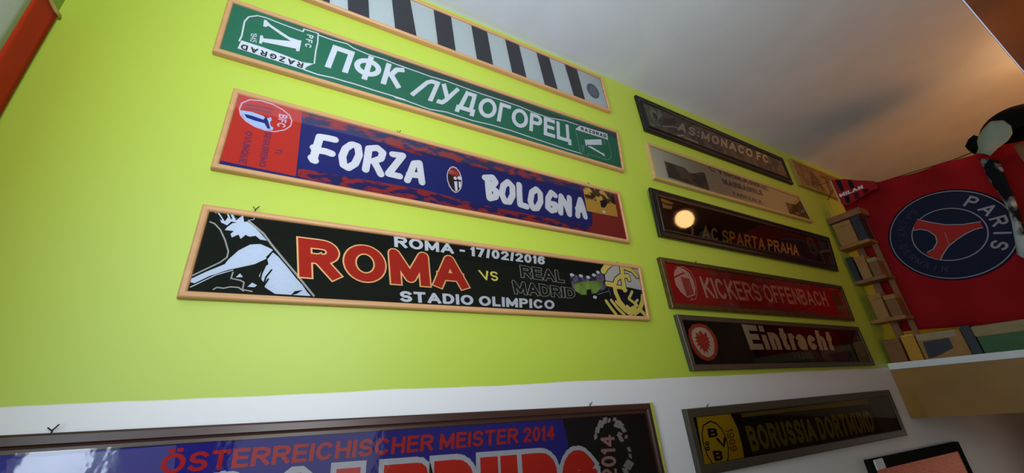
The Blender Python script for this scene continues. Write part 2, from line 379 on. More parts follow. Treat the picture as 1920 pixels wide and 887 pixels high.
# the ceiling over the wall side is lower; it steps up along a straight edge
M_ceil = mat('ceiling_paint', srgb(200, 206, 217), .8, bump=.06, scale=6, var=.03)
struct(box('ceiling', X0, X1, .036, WALL, CEIL, CEIL+.1, M_ceil))
struct(box('trim_1', X0, X1, Y0, .036, CEIL+.30, CEIL+.38, mat('brown_ceiling_boards', srgb(120, 84, 52), .6, 'wood', scale=10, var=.15)))

# lintel on the right with the white ledge on it
V = []
for x in (2.952, 3.04):
    V += [(x, WALL, 1.25+.0675), (x, WALL, 1.25-.178), (x, -2.3, 1.25-.03), (x, -2.3, 1.25+.0675)]
lintel = from_py('trim_2', V, [(0, 1, 2, 3), (4, 5, 6, 7), (0, 1, 5, 4), (1, 2, 6, 5), (2, 3, 7, 6), (3, 0, 4, 7)], M_ochre); struct(lintel)
shelf = box('wall_shelf', 2.945, 3.60, -2.3, WALL-.001, 1.25+.068, 1.25+.101, M_white, None, .002)
tag(shelf, 'long white ledge shelf running above the ochre band on the right', 'shelf')
SZ = 1.25+.1012

# ------------------------------------------------------------------ framed scarves, upper left group
white = fab('white', 204, 210, 220); green = fab('green', 18, 104, 76); dgreen = fab('dark_green', 24, 88, 70)
navy = fab('navy', 36, 44, 108); redb = fab('brick_red', 176, 52, 44); ink = fab('ink', 28, 30, 34)

# striped scarf
r, sc, mp, yp, I = framed([(-.305, 2.683), *[(1.146,2.683),(1.158,2.476)], (-.305, 2.4765)], .0145, 'light wood frame with black and white striped scarf, against the ceiling', M_light, fab('offwhite', 186, 198, 202))
A = Art(mp); blk = fab('stripe_black', 52, 52, 60)
bars = [[(0.312,2.656),(0.382,2.658),(0.398,2.506),(0.328,2.508)], [(0.468,2.654),(0.538,2.654),(0.554,2.505),(0.484,2.507)], [(0.622,2.65),(0.689,2.65),(0.707,2.5),(0.639,2.502)], [(0.776,2.652),(0.843,2.649),(0.863,2.499),(0.796,2.502)], [(0.927,2.651),(0.996,2.65),(1.011,2.499),(0.948,2.501)],
        [(0.156,2.629),(0.228,2.626),(0.248,2.509),(0.172,2.513)], [(0.004,2.627),(0.073,2.633),(0.086,2.518),(0.018,2.519)]]
top = I[0].y+.01; bot = I[3].y-.01
for b_ in bars:
    (a0, z0), (a1, z1), (a2, z2), (a3, z3) = b_
    e = lambda xa, za, xb, zb, z: xa+(xb-xa)*(z-za)/(zb-za)
    tt, bb = 2.679, 2.482
    A = Art(mp); A.poly([(e(a0, z0, a3, z3, tt), tt), (e(a1, z1, a2, z2, tt), tt), (e(a1, z1, a2, z2, bb), bb), (e(a0, z0, a3, z3, bb), bb)], blk, 1); A.build('stripe', sc)
for k in range(2): A = Art(mp); A.poly([(-.11-.15*k, 2.679), (-.04-.15*k, 2.679), (-.035-.15*k, 2.482), (-.105-.15*k, 2.482)], blk, 1); A.build('stripe', sc)
A = Art(mp); cg = [(1.071,2.57)][0]; A.ngon(cg, .036, .043, fab('badge_grey', 92, 98, 116), 1)
for k in range(5): A.stroke([(cg[0]-.024+.003*k, cg[1]-.024+.012*k), (cg[0]+.02, cg[1]-.02+.012*k)], .003, fab('badge_light', 150, 155, 170), 2)
A.build('round_badge', sc)

# green scarf
r, sc, mp, yp, I = framed([(-0.283,2.366),(1.178,2.373),(1.165,2.153),(-0.28,2.159)], .0145, 'light wood frame with green scarf in white cyrillic letters', M_light, green, glass=GLASS)
A = Art(mp)
A.poly([(-0.27,2.362),(-0.048,2.341),(-0.01,2.34),(0.032,2.345),(0.099,2.33),(0.191,2.328),(0.291,2.33),(0.289,2.408)] + [(0.027,2.392),(-0.134,2.379),(-0.268,2.37)], dgreen, 1)
A.poly([(0.181,2.373),(0.362,2.369),(0.523,2.362),(0.701,2.354),(0.9,2.344),(1.168,2.357),(1.162,2.326),(0.962,2.33),(0.662,2.325),(0.505,2.324),(0.362,2.328),(0.302,2.325),(0.218,2.327),(0.164,2.327)], fab('grey_green', 42, 70, 62), 1)
A.stroke([(-0.048,2.341),(-0.01,2.34),(0.032,2.345),(0.054,2.335),(0.099,2.33),(0.144,2.332),(0.191,2.328),(0.24,2.327)] + [(0.204,2.327),(0.259,2.327),(0.302,2.325),(0.362,2.329),(0.432,2.326),(0.505,2.324),(0.581,2.325),(0.662,2.325),(0.726,2.318),(0.794,2.316),(0.877,2.331),(0.945,2.331)], .0045, white, 2)
A.stroke([(-0.068,2.189),(-0.032,2.186),(0.007,2.191),(0.039,2.191),(0.067,2.192),(0.123,2.19),(0.176,2.19),(0.222,2.189)] + [(0.191,2.186),(0.224,2.187),(0.264,2.183),(0.305,2.18),(0.362,2.189),(0.46,2.186),(0.532,2.192),(0.616,2.193),(0.695,2.189),(0.778,2.186),(0.855,2.183),(0.936,2.183)], .0045, white, 2)
A.build('border_line', sc)
A = Art(mp)
A.text('ПФК', [(-0.006,2.322),(0.217,2.321),(0.204,2.227),(-0.019,2.224)], white, 2, .035); A.build('lettering', sc); A = Art(mp)
A.text('ЛУДОГОРЕЦ', [(0.268,2.314),(0.9,2.313),(0.893,2.222),(0.237,2.215)], white, 2, .03)
A.build('lettering', sc)
A = Art(mp)
A.stroke([(-0.232,2.222),(-0.23,2.242),(-0.233,2.298),(-0.227,2.32),(-0.208,2.336),(-0.187,2.339),(-0.143,2.335),(-0.091,2.333),(-0.09,2.345),(-0.051,2.347),(-0.048,2.307),(-0.049,2.276),(-0.047,2.224)], .004, white, 2)
A.poly([(-0.228,2.226),(-0.176,2.225),(-0.126,2.221),(-0.077,2.215),(-0.048,2.222),(-0.063,2.204),(-0.07,2.188),(-0.231,2.194)], white, 2)
A.text('RAZGRAD', [(-0.074,2.192),(-0.225,2.195),(-0.225,2.214),(-0.073,2.212)], ink, 3, .04, spacing=1.3)
A.text('PFC', [(-0.062,2.331),(-0.062,2.277),(-0.079,2.276),(-0.08,2.329)], white, 2, .03, spacing=1.2)
A.text('1945', [(-0.198,2.268),(-0.194,2.234),(-0.209,2.232),(-0.212,2.264)], white, 2, .0)
A.poly([(-0.19,2.266),(-0.184,2.267),(-0.181,2.258),(-0.1,2.286),(-0.099,2.294),(-0.09,2.296),(-0.09,2.252),(-0.098,2.249),(-0.099,2.258),(-0.181,2.244),(-0.182,2.236),(-0.188,2.235)], white, 2)
A.poly([(-0.191,2.328),(-0.186,2.33),(-0.173,2.318),(-0.122,2.294),(-0.09,2.294),(-0.099,2.281),(-0.112,2.279),(-0.144,2.293),(-0.178,2.311),(-0.182,2.303),(-0.189,2.303)], white, 2)
A.build('crest', sc)
A = Art(mp)
A.stroke([(0.926,2.302),(0.93,2.26),(0.933,2.183),(0.969,2.179),(0.974,2.192),(1.045,2.191),(1.077,2.19),(1.097,2.205),(1.107,2.227),(1.105,2.264),(1.101,2.303)], .003, fab('pale_green', 110, 150, 130), 2)
A.poly([(0.955,2.332),(1.107,2.337),(1.104,2.303),(0.927,2.301),(0.929,2.306)], white, 2)
A.text('RAZGRAD', [(0.957,2.325),(1.1,2.33),(1.095,2.31),(0.957,2.308)], ink, 3, .05, spacing=1.2)
A.poly([(0.968,2.268),(0.971,2.263),(1.062,2.293),(1.064,2.29),(1.061,2.262),(1.056,2.262),(0.976,2.238),(0.97,2.229),(0.968,2.242)], white, 2)
A.poly([(0.979,2.233),(0.996,2.238),(1.051,2.22),(1.064,2.221),(1.066,2.202),(1.058,2.207),(1.046,2.212),(0.981,2.23)], white, 2)
A.text('1945', [(0.962,2.232),(0.955,2.193),(0.939,2.19),(0.944,2.23)], fab('pale_green', 110, 150, 130), 2, .0)
A.text('PFC', [(1.086,2.295),(1.081,2.266),(1.066,2.263),(1.073,2.292)], fab('pale_green', 110, 150, 130), 2, .0)
A.build('crest', sc)

# red and blue scarf
r, sc, mp, yp, I = framed([(-0.215,2.058),(1.108,2.039),(1.11,1.812),(-0.216,1.814)], .0145, 'light wood frame with red and navy scarf in white brush letters', M_light, navy, wires=[(0.208,2.054),(0.947,2.041)])
mott = mat('red_navy_mottle', srgb(42, 40, 88), .95, 'knit', spec=.1, scale=22, col2=srgb(142, 46, 48)); 
A = Art(mp)
A.poly([(-0.211,2.05),(-0.054,2.045),(-0.042,1.834),(-0.21,1.839)], redb, 1)
A.poly([(-0.054,2.039),(0.101,2.04),(0.298,2.037)] + [(0.468,2.038),(0.706,2.038),(0.92,2.039),(0.912,2.011),(0.702,2),(0.467,1.996),(0.265,1.99)] + [(0.299,1.985),(0.166,2),(0.064,2.012),(-0.046,2.003)], mott, 1)
A.poly([(-0.039,1.859),(0.042,1.861),(0.154,1.865),(0.301,1.869)] + [(0.462,1.856),(0.687,1.855),(0.941,1.854),(0.923,1.815),(0.625,1.824)] + [(0.302,1.827),(0.082,1.829),(-0.041,1.831)], mott, 1)
A.poly([(0.944,1.925),(1.114,1.915),(1.103,1.822),(0.925,1.83),(0.936,1.871)], fab('dark_brick', 138, 50, 44), 1)
A.poly([(1.066,2.052),(1.113,2.056),(1.114,1.867),(1.069,1.921)], fab('dark_brick', 138, 50, 44), 1)
A.build('colour_blocks', sc)
A = Art(mp); wl = fab('brush_white', 208, 210, 218)
W1 = .0205
for s_ in ([(-0.002,1.971),(-0.004,1.949),(-0.007,1.919),(-0.009,1.893)], [(-0.002,1.971),(0.019,1.973),(0.036,1.973)], [(-0.006,1.926),(0.017,1.928),(0.033,1.925)], [(-0.012,1.932),(-0.005,1.929)], [(-0.013,1.899),(-0.005,1.892)],
           [(0.127,1.968),(0.126,1.932),(0.124,1.897)], [(0.127,1.97),(0.15,1.979),(0.167,1.967),(0.163,1.945),(0.142,1.929)], [(0.146,1.928),(0.157,1.909),(0.166,1.892)],
           [(0.195,1.969),(0.225,1.973),(0.205,1.934),(0.187,1.899),(0.219,1.898)], [(0.242,1.89),(0.251,1.92),(0.26,1.954),(0.276,1.96),(0.281,1.928),(0.286,1.893)], [(0.247,1.912),(0.279,1.915)],
           [(0.079,1.969),(0.066,1.952),(0.06,1.924),(0.066,1.897),(0.079,1.891),(0.095,1.909),(0.103,1.941),(0.097,1.969),(0.083,1.971)]): A.stroke(s_, W1, wl, 2)
W2 = .023
A.build('lettering', sc); A = Art(mp)
for s_ in ([(0.507,1.962),(0.508,1.924),(0.51,1.888)], [(0.497,1.961),(0.526,1.969),(0.536,1.954),(0.519,1.93),(0.538,1.917),(0.533,1.896),(0.511,1.886)],
           [(0.583,1.964),(0.565,1.946),(0.557,1.912),(0.567,1.886),(0.584,1.888),(0.599,1.916),(0.6,1.951),(0.585,1.965)], [(0.628,1.964),(0.626,1.922),(0.625,1.886),(0.651,1.883)],
           [(0.698,1.962),(0.678,1.945),(0.668,1.907),(0.676,1.882),(0.693,1.885),(0.711,1.915),(0.713,1.949),(0.7,1.961)], [(0.778,1.954),(0.763,1.963),(0.745,1.935),(0.739,1.897),(0.753,1.887),(0.77,1.894),(0.775,1.916),(0.76,1.916)],
           [(0.793,1.886),(0.799,1.924),(0.805,1.957),(0.821,1.926),(0.832,1.887),(0.838,1.923),(0.842,1.958)], [(0.87,1.888),(0.879,1.925),(0.894,1.961),(0.901,1.929),(0.905,1.89)], [(0.873,1.917),(0.901,1.916)]): A.stroke(s_, W2, wl, 2)
A.build('lettering', sc)
A = Art(mp); lil = fab('lilac', 196, 170, 196); plum = fab('plum', 120, 50, 80)
ov = [(-0.192,1.999),(-0.19,2.019),(-0.176,2.035),(-0.151,2.041),(-0.124,2.039),(-0.1,2.03),(-0.082,2.017),(-0.074,2),(-0.075,1.983),(-0.086,1.967),(-0.107,1.954),(-0.128,1.952),(-0.152,1.956),(-0.172,1.966),(-0.186,1.98)]
A.stroke(ov, .0032, lil, 3, close=True)
A.poly([(-0.189,1.996),(-0.165,1.999),(-0.139,1.995),(-0.132,1.988),(-0.122,1.997),(-0.119,1.988),(-0.122,1.98),(-0.118,1.969),(-0.112,1.966),(-0.112,1.958),(-0.128,1.954),(-0.152,1.958),(-0.173,1.969),(-0.186,1.985)], fab('sky', 160, 185, 225), 2)
A.poly([(-0.18,1.987),(-0.163,1.987),(-0.137,1.983),(-0.133,1.994),(-0.126,1.982),(-0.118,1.96),(-0.124,1.959),(-0.133,1.973),(-0.153,1.974),(-0.173,1.977)], navy, 3)
A.stroke([(-0.18,2.017),(-0.152,2.022),(-0.121,2.022)], .0045, plum, 2); A.stroke([(-0.179,2.006),(-0.15,2.01),(-0.124,2.01)], .005, plum, 2)
A.text('BFC', [(-0.086,2.015),(-0.086,1.973),(-0.105,1.971),(-0.106,2.014)], lil, 2, .03)
A.build('oval_crest', sc)
A = Art(mp); pu = fab('dim_purple', 110, 50, 84)
A.text('TI', [(-0.082,1.906),(-0.084,1.89),(-0.097,1.89),(-0.096,1.906)], pu, 2, .02); A.build('small_lettering', sc); A = Art(mp)
A.text('SEGUIREMO', [(-0.113,1.949),(-0.11,1.843),(-0.125,1.843),(-0.128,1.949)], pu, 2, .03); A.build('small_lettering', sc); A = Art(mp)
A.text('OVUNQUE', [(-0.153,1.939),(-0.15,1.841),(-0.166,1.842),(-0.168,1.938)], pu, 2, .03)
A.build('small_lettering', sc)
A = Art(mp)
A.poly([(0.384,1.977),(0.397,1.975),(0.408,1.961),(0.415,1.941),(0.416,1.919),(0.411,1.898),(0.401,1.884),(0.392,1.88),(0.382,1.885),(0.371,1.9),(0.365,1.921),(0.364,1.938),(0.367,1.955),(0.375,1.97)], fab('pinkwhite', 205, 190, 205), 2)
A.poly([(0.384,1.972),(0.395,1.97),(0.405,1.959),(0.411,1.94),(0.413,1.918),(0.408,1.899),(0.4,1.887),(0.392,1.884),(0.383,1.89),(0.374,1.903),(0.368,1.921),(0.367,1.938),(0.37,1.954),(0.377,1.966)], fab('deep_brown', 50, 38, 40), 3)
A.poly([(0.384,1.972),(0.395,1.97),(0.405,1.959),(0.409,1.945),(0.398,1.941),(0.387,1.94),(0.375,1.943),(0.369,1.943),(0.37,1.954),(0.377,1.966)], fab('dark_brick', 138, 50, 44), 4)
A.poly([(0.388,1.92),(0.398,1.923),(0.4,1.889),(0.392,1.886)], white, 4); A.poly([(0.403,1.923),(0.411,1.924),(0.411,1.91),(0.407,1.897),(0.404,1.904)], white, 4)
A.ngon([(0.392,1.933)][0], .006, .006, white, 4, 10); A.ngon([(0.406,1.937)][0], .007, .007, white, 4, 10)
A.text('BFC', [(0.374,1.961),(0.4,1.955),(0.402,1.944),(0.373,1.946)], fab('salmon', 200, 110, 100), 5, .0)
A.build('oval_crest', sc)
A = Art(mp)
gp = mat('printed_photo_gold', srgb(70, 50, 30), .9, spec=.1, scale=45, col2=srgb(205, 165, 80))
A.poly([(0.916,2.022),(0.995,2.027),(1.075,2.022),(1.074,1.978),(1.073,1.92),(0.997,1.918),(0.918,1.917)], fab('photo_ochre', 190, 148, 66), 2)
A.poly([(0.916,2.022),(0.995,2.027),(1.075,2.022),(1.074,1.978),(1.032,1.973),(0.988,1.971),(0.922,1.968)], gp, 3)
A.poly([(0.993,1.976),(1.022,1.985),(1.032,1.973),(1.011,1.948),(0.993,1.948)], ink, 4); A.poly([(1.056,2.01),(1.074,2.014),(1.073,1.974),(1.058,1.978)], ink, 4)
A.ngon([(1.003,1.929)][0], .008, .006, white, 4, 8)
A.build('printed_photograph', sc)

# black match scarf
blackf = fab('black', 26, 30, 26)
r, sc, mp, yp, I = framed([(-0.211,1.718),(1.14,1.723),(1.133,1.512),(-0.211,1.503)], .0155, 'light wood frame with black match scarf, big red word and crests', M_light, blackf, wires=[(-0.112,1.725),(1.02,1.717)])
A = Art(mp); paleb = fab('pale_blue', 188, 200, 218); greyl = fab('line_grey', 158, 158, 156)
A.poly([(-0.196,1.545),(-0.172,1.564),(-0.145,1.583),(-0.141,1.594),(-0.126,1.618),(-0.107,1.635),(-0.088,1.639),(-0.071,1.633),(-0.061,1.628),(-0.07,1.605),(-0.091,1.589),(-0.123,1.576),(-0.136,1.571),(-0.166,1.554),(-0.188,1.536),(-0.195,1.537)], paleb, 1)
A.poly([(-0.06,1.622),(-0.047,1.612),(-0.022,1.585),(-0.005,1.565),(0.011,1.549),(0.022,1.534),(0.032,1.524),(-0.007,1.524),(-0.041,1.524),(-0.062,1.537),(-0.066,1.548),(-0.075,1.558),(-0.078,1.563),(-0.072,1.583),(-0.064,1.592),(-0.068,1.603)], paleb, 1)
A.poly([(-0.157,1.671),(-0.149,1.682),(-0.132,1.687),(-0.122,1.691),(-0.106,1.679),(-0.09,1.664),(-0.076,1.649),(-0.09,1.65),(-0.1,1.658),(-0.111,1.654),(-0.12,1.657),(-0.127,1.646),(-0.133,1.656),(-0.144,1.647),(-0.148,1.655),(-0.143,1.663),(-0.16,1.663)], paleb, 1)
A.poly([(-0.188,1.705),(-0.179,1.704),(-0.174,1.698),(-0.164,1.684),(-0.16,1.695),(-0.164,1.704),(-0.168,1.706),(-0.153,1.706),(-0.146,1.694),(-0.141,1.698),(-0.133,1.706),(-0.128,1.689),(-0.138,1.684),(-0.152,1.686),(-0.158,1.675),(-0.17,1.68),(-0.176,1.692)], paleb, 1)
A.poly([(-0.009,1.523),(-0.003,1.533),(0.013,1.537),(0.002,1.527)], blackf, 2)
for s_ in ([(-0.061,1.623),(-0.07,1.608)], [(-0.07,1.586),(-0.074,1.568),(-0.074,1.55)], [(-0.056,1.579),(-0.064,1.562),(-0.066,1.543)], [(-0.059,1.557),(-0.064,1.543)]): A.stroke(s_, .0035, blackf, 2)
for s_ in ([(-0.174,1.704),(-0.168,1.693)], [(-0.159,1.704),(-0.153,1.693)], [(-0.182,1.701),(-0.171,1.687)], [(-0.144,1.692),(-0.137,1.702)]): A.stroke(s_, .003, blackf, 2)
A.stroke([(-0.119,1.692),(-0.104,1.68),(-0.085,1.665),(-0.065,1.64),(-0.04,1.612),(-0.007,1.576),(0.016,1.55),(0.038,1.525)], .0045, greyl, 2)
A.stroke([(-0.19,1.678),(-0.181,1.675),(-0.168,1.662),(-0.155,1.639),(-0.144,1.613),(-0.144,1.599),(-0.154,1.586),(-0.171,1.572),(-0.195,1.552)], .003, greyl, 2)
A.stroke([(-0.128,1.571),(-0.156,1.557),(-0.193,1.527)], .002, paleb, 2)
A.stroke([(-0.127,1.566),(-0.128,1.552),(-0.11,1.549),(-0.103,1.545),(-0.103,1.529),(-0.085,1.526)], .0028, greyl, 2)
A.stroke([(-0.154,1.525),(-0.149,1.53),(-0.137,1.529),(-0.126,1.533),(-0.111,1.533),(-0.101,1.526)], .0028, greyl, 2)
A.stroke([(-0.121,1.694),(-0.11,1.698),(-0.111,1.707)], .002, greyl, 2)
A.poly([(-0.12,1.555),(-0.114,1.565),(-0.107,1.557)], paleb, 1); A.poly([(-0.095,1.536),(-0.088,1.546),(-0.078,1.541),(-0.082,1.536)], paleb, 1)
A.build('animal_drawing', sc)
A = Art(mp); rr = fab('roma_red', 168, 44, 34); cream = fab('cream', 238, 190, 130)
A.text('ROMA', [(-0.014,1.666),(0.421,1.667),(0.429,1.572),(0.002,1.568)], rr, 3, .045, .022, cream); A.build('lettering', sc); A = Art(mp)
A.text('ROMA - 17/02/2016', [(0.213,1.706),(0.704,1.706),(0.701,1.677),(0.216,1.674)], white, 2, .04); A.build('lettering', sc); A = Art(mp)
A.text('STADIO OLIMPICO', [(0.235,1.553),(0.723,1.56),(0.72,1.531),(0.239,1.524)], white, 2, .045); A.build('lettering', sc); A = Art(mp)
A.text('VS', [(0.461,1.634),(0.526,1.635),(0.526,1.605),(0.475,1.604)], fab('yellow', 230, 220, 110), 2, .02); A.build('lettering', sc); A = Art(mp)
A.text('REAL', [(0.606,1.664),(0.769,1.662),(0.771,1.622),(0.608,1.626)], blackf, 3, .03, .03, greyl); A.build('lettering', sc); A = Art(mp)
A.text('MADRID', [(0.573,1.612),(0.808,1.605),(0.806,1.572),(0.58,1.571)], blackf, 3, .03, .03, greyl)
A.build('lettering', sc)
A = Art(mp); dusk = mat('photo_dusk', srgb(60, 50, 72), .9, spec=.1, scale=60, col2=srgb(110, 100, 128))
A.poly([(0.798,1.658),(0.826,1.654),(0.881,1.657),(0.938,1.678),(0.951,1.658),(0.957,1.621),(0.972,1.619),(0.966,1.592),(0.901,1.569),(0.812,1.569),(0.801,1.608)], dusk, 1)
A.poly([(0.806,1.617),(0.84,1.632),(0.9,1.641),(0.933,1.638),(0.934,1.622),(0.903,1.599),(0.869,1.59),(0.836,1.586),(0.81,1.6)], mat('pitch_green', srgb(122, 150, 72), .9, spec=.1, scale=40, var=.25), 2)
A.poly([(0.81,1.597),(0.836,1.586),(0.868,1.589),(0.903,1.597),(0.957,1.621),(0.965,1.585),(0.9,1.563),(0.811,1.563)], blackf, 3)
A.poly([(0.86,1.604),(0.879,1.61),(0.88,1.591),(0.857,1.587)], blackf, 4)
for p in [(0.806,1.653),(0.844,1.653),(0.875,1.651),(0.902,1.662),(0.923,1.674),(0.892,1.582)]: A.ngon(p, .009, .006, white, 4, 8)
A.stroke([(0.906,1.593),(0.958,1.608)], .002, greyl, 4)
A.build('stadium_photograph', sc)
A = Art(mp); yel = fab('crest_yellow', 226, 208, 110); off = fab('crest_white', 198, 196, 190); dn = fab('crest_dark', 30, 34, 46)
A.poly([(0.963,1.708),(1,1.712),(1.032,1.71),(1.125,1.706),(1.121,1.625),(1.054,1.629),(0.997,1.625),(0.985,1.642),(0.954,1.642),(0.954,1.671)], off, 1)
A.poly([(0.961,1.625),(0.997,1.625),(1.055,1.631),(1.121,1.625),(1.117,1.602),(1.105,1.583),(1.094,1.557),(1.044,1.554),(1.001,1.576),(0.97,1.577)], dn, 2)
for s_, w_ in (([(0.948,1.681),(0.966,1.7),(0.984,1.712)], .022), ([(0.956,1.635),(0.989,1.633),(0.99,1.605),(1.001,1.576),(1.02,1.553),(1.041,1.542),(1.064,1.536),(1.092,1.551),(1.113,1.58),(1.121,1.603)], .018), ([(0.991,1.633),(1.004,1.655),(1.027,1.67),(1.066,1.675),(1.068,1.661)], .015),
               ([(1.043,1.711),(1.037,1.666),(1.035,1.618)], .018), ([(0.993,1.627),(1.021,1.627),(1.042,1.619)], .014), ([(1.056,1.706),(1.093,1.698),(1.113,1.677)], .014), ([(1.071,1.615),(1.048,1.587),(1.084,1.566),(1.051,1.552)], .011), ([(1.091,1.586),(1.071,1.571)], .01),
               ([(0.939,1.572),(0.958,1.546),(0.975,1.527)], .012), ([(0.963,1.576),(0.987,1.548),(1.013,1.527)], .012), ([(0.985,1.572),(1.017,1.544),(1.045,1.528)], .012), ([(1.092,1.551),(1.116,1.531)], .016), ([(1.033,1.56),(1.054,1.545),(1.072,1.553)], .01)):
    A.stroke(s_, w_+.006, dn, 3); A.stroke(s_, w_, yel, 4)
A.build('crest', sc)

# ------------------------------------------------------------------ right column
# brown scarf, black rounded frame
mbr = mat('mottled_brown', srgb(112, 92, 78), .85, spec=.2, scale=12, col2=srgb(150, 132, 110))
r, sc, mp, yp, I = framed([(1.363,2.663),(2.669,2.643),(2.672,2.442),(1.374,2.446)], .036, 'black lacquered frame with brown scarf, topmost of the second column', M_black, mbr, 'bead', glass=GLASS)
A = Art(mp); tan = fab('tan_letters', 226, 214, 186)
A.text('AS:MONACO FC', [(1.652,2.591),(2.483,2.608),(2.456,2.538),(1.62,2.524)], tan, 3, .05, .03, fab('brown_dark', 84, 64, 54), spacing=1.1)
A.stroke([(1.512,2.514),(1.589,2.537),(1.694,2.553)], .006, tan, 2); A.stroke([(1.616,2.49),(1.665,2.504)], .014, tan, 2); A.stroke([(1.672,2.492),(1.73,2.494),(1.768,2.489)], .012, tan, 2)
A.build('lettering', sc)
A = Art(mp)
A.poly([(1.407,2.643),(1.52,2.641),(1.586,2.612),(1.545,2.602),(1.493,2.551),(1.499,2.503),(1.435,2.495),(1.409,2.49)], mat('faded_figures', srgb(120, 116, 96), .9, spec=.1, scale=20, col2=srgb(176, 170, 146)), 1)
A.poly([(1.456,2.584),(1.488,2.586),(1.487,2.549),(1.47,2.543),(1.457,2.552)], fab('brown_dark', 84, 64, 54), 2); A.poly([(1.537,2.576),(1.635,2.61),(1.619,2.561),(1.521,2.524)], fab('brown_dark', 84, 64, 54), 2)
A.build('printed_figures', sc)

# cream scarf with photo
r, sc, mp, yp, I = framed([(1.348,2.366),(2.679,2.358),(2.718,2.179),(1.348,2.163)], .017, 'thin wood frame with cream scarf, grey photographs and purple text', mat('pale_oak', srgb(184, 156, 96), .5, 'wood', bump=.03), fab('cream_cloth', 206, 204, 184), 'flat')
A = Art(mp); pur = fab('faded_purple', 128, 116, 136)
A.text('CYIRMANKE', [(1.796,2.355),(2.313,2.351),(2.332,2.316),(1.798,2.324)], pur, 2, .05); A.build('lettering', sc); A = Art(mp)
A.text('MANNAUHLE', [(1.884,2.298),(2.247,2.302),(2.251,2.267),(1.892,2.26)], pur, 2, .07); A.build('lettering', sc); A = Art(mp)
A.text('TARCZALA', [(1.944,2.23),(2.208,2.231),(2.206,2.205),(1.944,2.209)], pur, 2, .05)
A.build('lettering', sc)
A = Art(mp); dkp = mat('photo_dark', srgb(62, 56, 44), .9, spec=.1, scale=14, col2=srgb(112, 92, 64))
A.poly([(1.45,2.288),(1.519,2.287),(1.595,2.285),(1.619,2.265),(1.661,2.27),(1.705,2.288),(1.75,2.296),(1.747,2.192),(1.451,2.196)], dkp, 1)
A.build('stadium_photograph', sc)
A = Art(mp); A.poly([(2.477,2.273),(2.592,2.28),(2.664,2.322),(2.718,2.322),(2.715,2.199),(2.476,2.192)], mat('photo_dark_pale', srgb(110, 104, 70), .9, spec=.1, scale=14, col2=srgb(130, 118, 84)), 1); A.build('printed_photograph', sc)

# dark red-brown scarf in tilted black frame
r, sc, mp, yp, I = framed([(1.282,2.094),(2.803,2.088),(2.785,1.87),(1.294,1.87)], .037, 'wide black lacquered frame with dark maroon scarf reflecting a lamp', M_black, mat('dark_maroon', srgb(66, 42, 38), .9, spec=.1, scale=10, var=.25), 'bead', front=.99, tilt=1, glass=GLOSSY)
A = Art(mp); gl_ = fab('old_gold', 222, 172, 92)
A.text('AC SPARTA PRAHA', [(1.583,1.967),(2.4,1.983),(2.382,1.917),(1.567,1.896)], gl_, 2, .03)
A.build('lettering', sc)
A = Art(mp); A.poly([(1.338,2.055),(1.417,2.047),(1.395,2.01),(1.343,2.008)], gl_, 2); A.stroke([(1.336,2.035),(1.37,2.03),(1.407,2.033)], .008, fab('brown_dark', 84, 64, 54), 3); A.build('emblem', sc); A = Art(mp)
A.stroke([(1.505,1.956),(1.514,1.939),(1.507,1.91)], .016, gl_, 1)
A.build('emblem', sc)
A = Art(mp); c_ = [(2.559,1.999)][0]; A.ngon(c_, .05, .06, fab('dim_grey', 96, 92, 78), 2); A.text('S', [(c_[0]-.02, c_[1]+.035), (c_[0]+.02, c_[1]+.035), (c_[0]+.02, c_[1]-.035), (c_[0]-.02, c_[1]-.035)], fab('dark_grey', 50, 46, 44), 3)
A.build('emblem', sc)
TILT = math.radians(4.0)         # its top edge leans out from the wall a little
sq = [(1.282,2.094),(2.803,2.088),(2.785,1.87),(1.294,1.87)]
lx, lz = (sq[0][0]+sq[3][0])/2, (sq[0][1]+sq[3][1])/2; rx_, rz_ = (sq[1][0]+sq[2][0])/2, (sq[1][1]+sq[2][1])/2
for ch in r.children_recursive:
    for v in ch.data.vertices:
        p = v.co; dy, dz = p.y-.999, p.z-(lz+(p.x-lx)*(rz_-lz)/(rx_-lx))
        p.y = .999 + dy*math.cos(TILT) - dz*math.sin(TILT); p.z += dz*(math.cos(TILT)-1) + dy*math.sin(TILT)

# red scarf
r, sc, mp, yp, I = framed([(1.258,1.773),(2.739,1.778),(2.724,1.576),(1.265,1.566)], .022, 'narrow antique gold frame with bright red scarf', M_goldblack, fab('kick_red', 176, 34, 32), 'flat', wires=[(1.483,1.775)])
A = Art(mp); pk = fab('pink_white', 214, 160, 146); dr = fab('dusky_red', 150, 62, 56)
A.poly([(1.56,1.75),(1.859,1.75),(2.369,1.75),(2.363,1.729),(1.917,1.725),(1.553,1.726)], dr, 1); A.poly([(1.568,1.609),(1.892,1.615),(2.39,1.606),(2.381,1.581),(1.879,1.592),(1.557,1.597)], dr, 1)
A.build('pale_bands', sc)
A = Art(mp); A.text('KICKERS OFFENBACH', [(1.479,1.714),(2.516,1.726),(2.511,1.645),(1.49,1.622)], pk, 2, .02)
A.build('lettering', sc)
A = Art(mp); c_ = [(1.373,1.673)][0]
e = [(1.357,1.743),(1.392,1.742),(1.422,1.726),(1.437,1.696),(1.439,1.659),(1.425,1.628),(1.396,1.608),(1.367,1.612),(1.336,1.633),(1.317,1.661),(1.316,1.697),(1.33,1.726)]
A.poly(e, pk, 2); A.stroke(e, .005, fab('kick_red', 176, 34, 32), 3, close=True)
A.poly([(1.36,1.701),(1.411,1.697),(1.418,1.633),(1.369,1.618)], fab('soft_red', 180, 80, 72), 3); A.stroke([(1.319,1.694),(1.388,1.72)], .006, fab('kick_red', 176, 34, 32), 4); A.stroke([(1.366,1.609),(1.419,1.624)], .006, fab('kick_red', 176, 34, 32), 4)
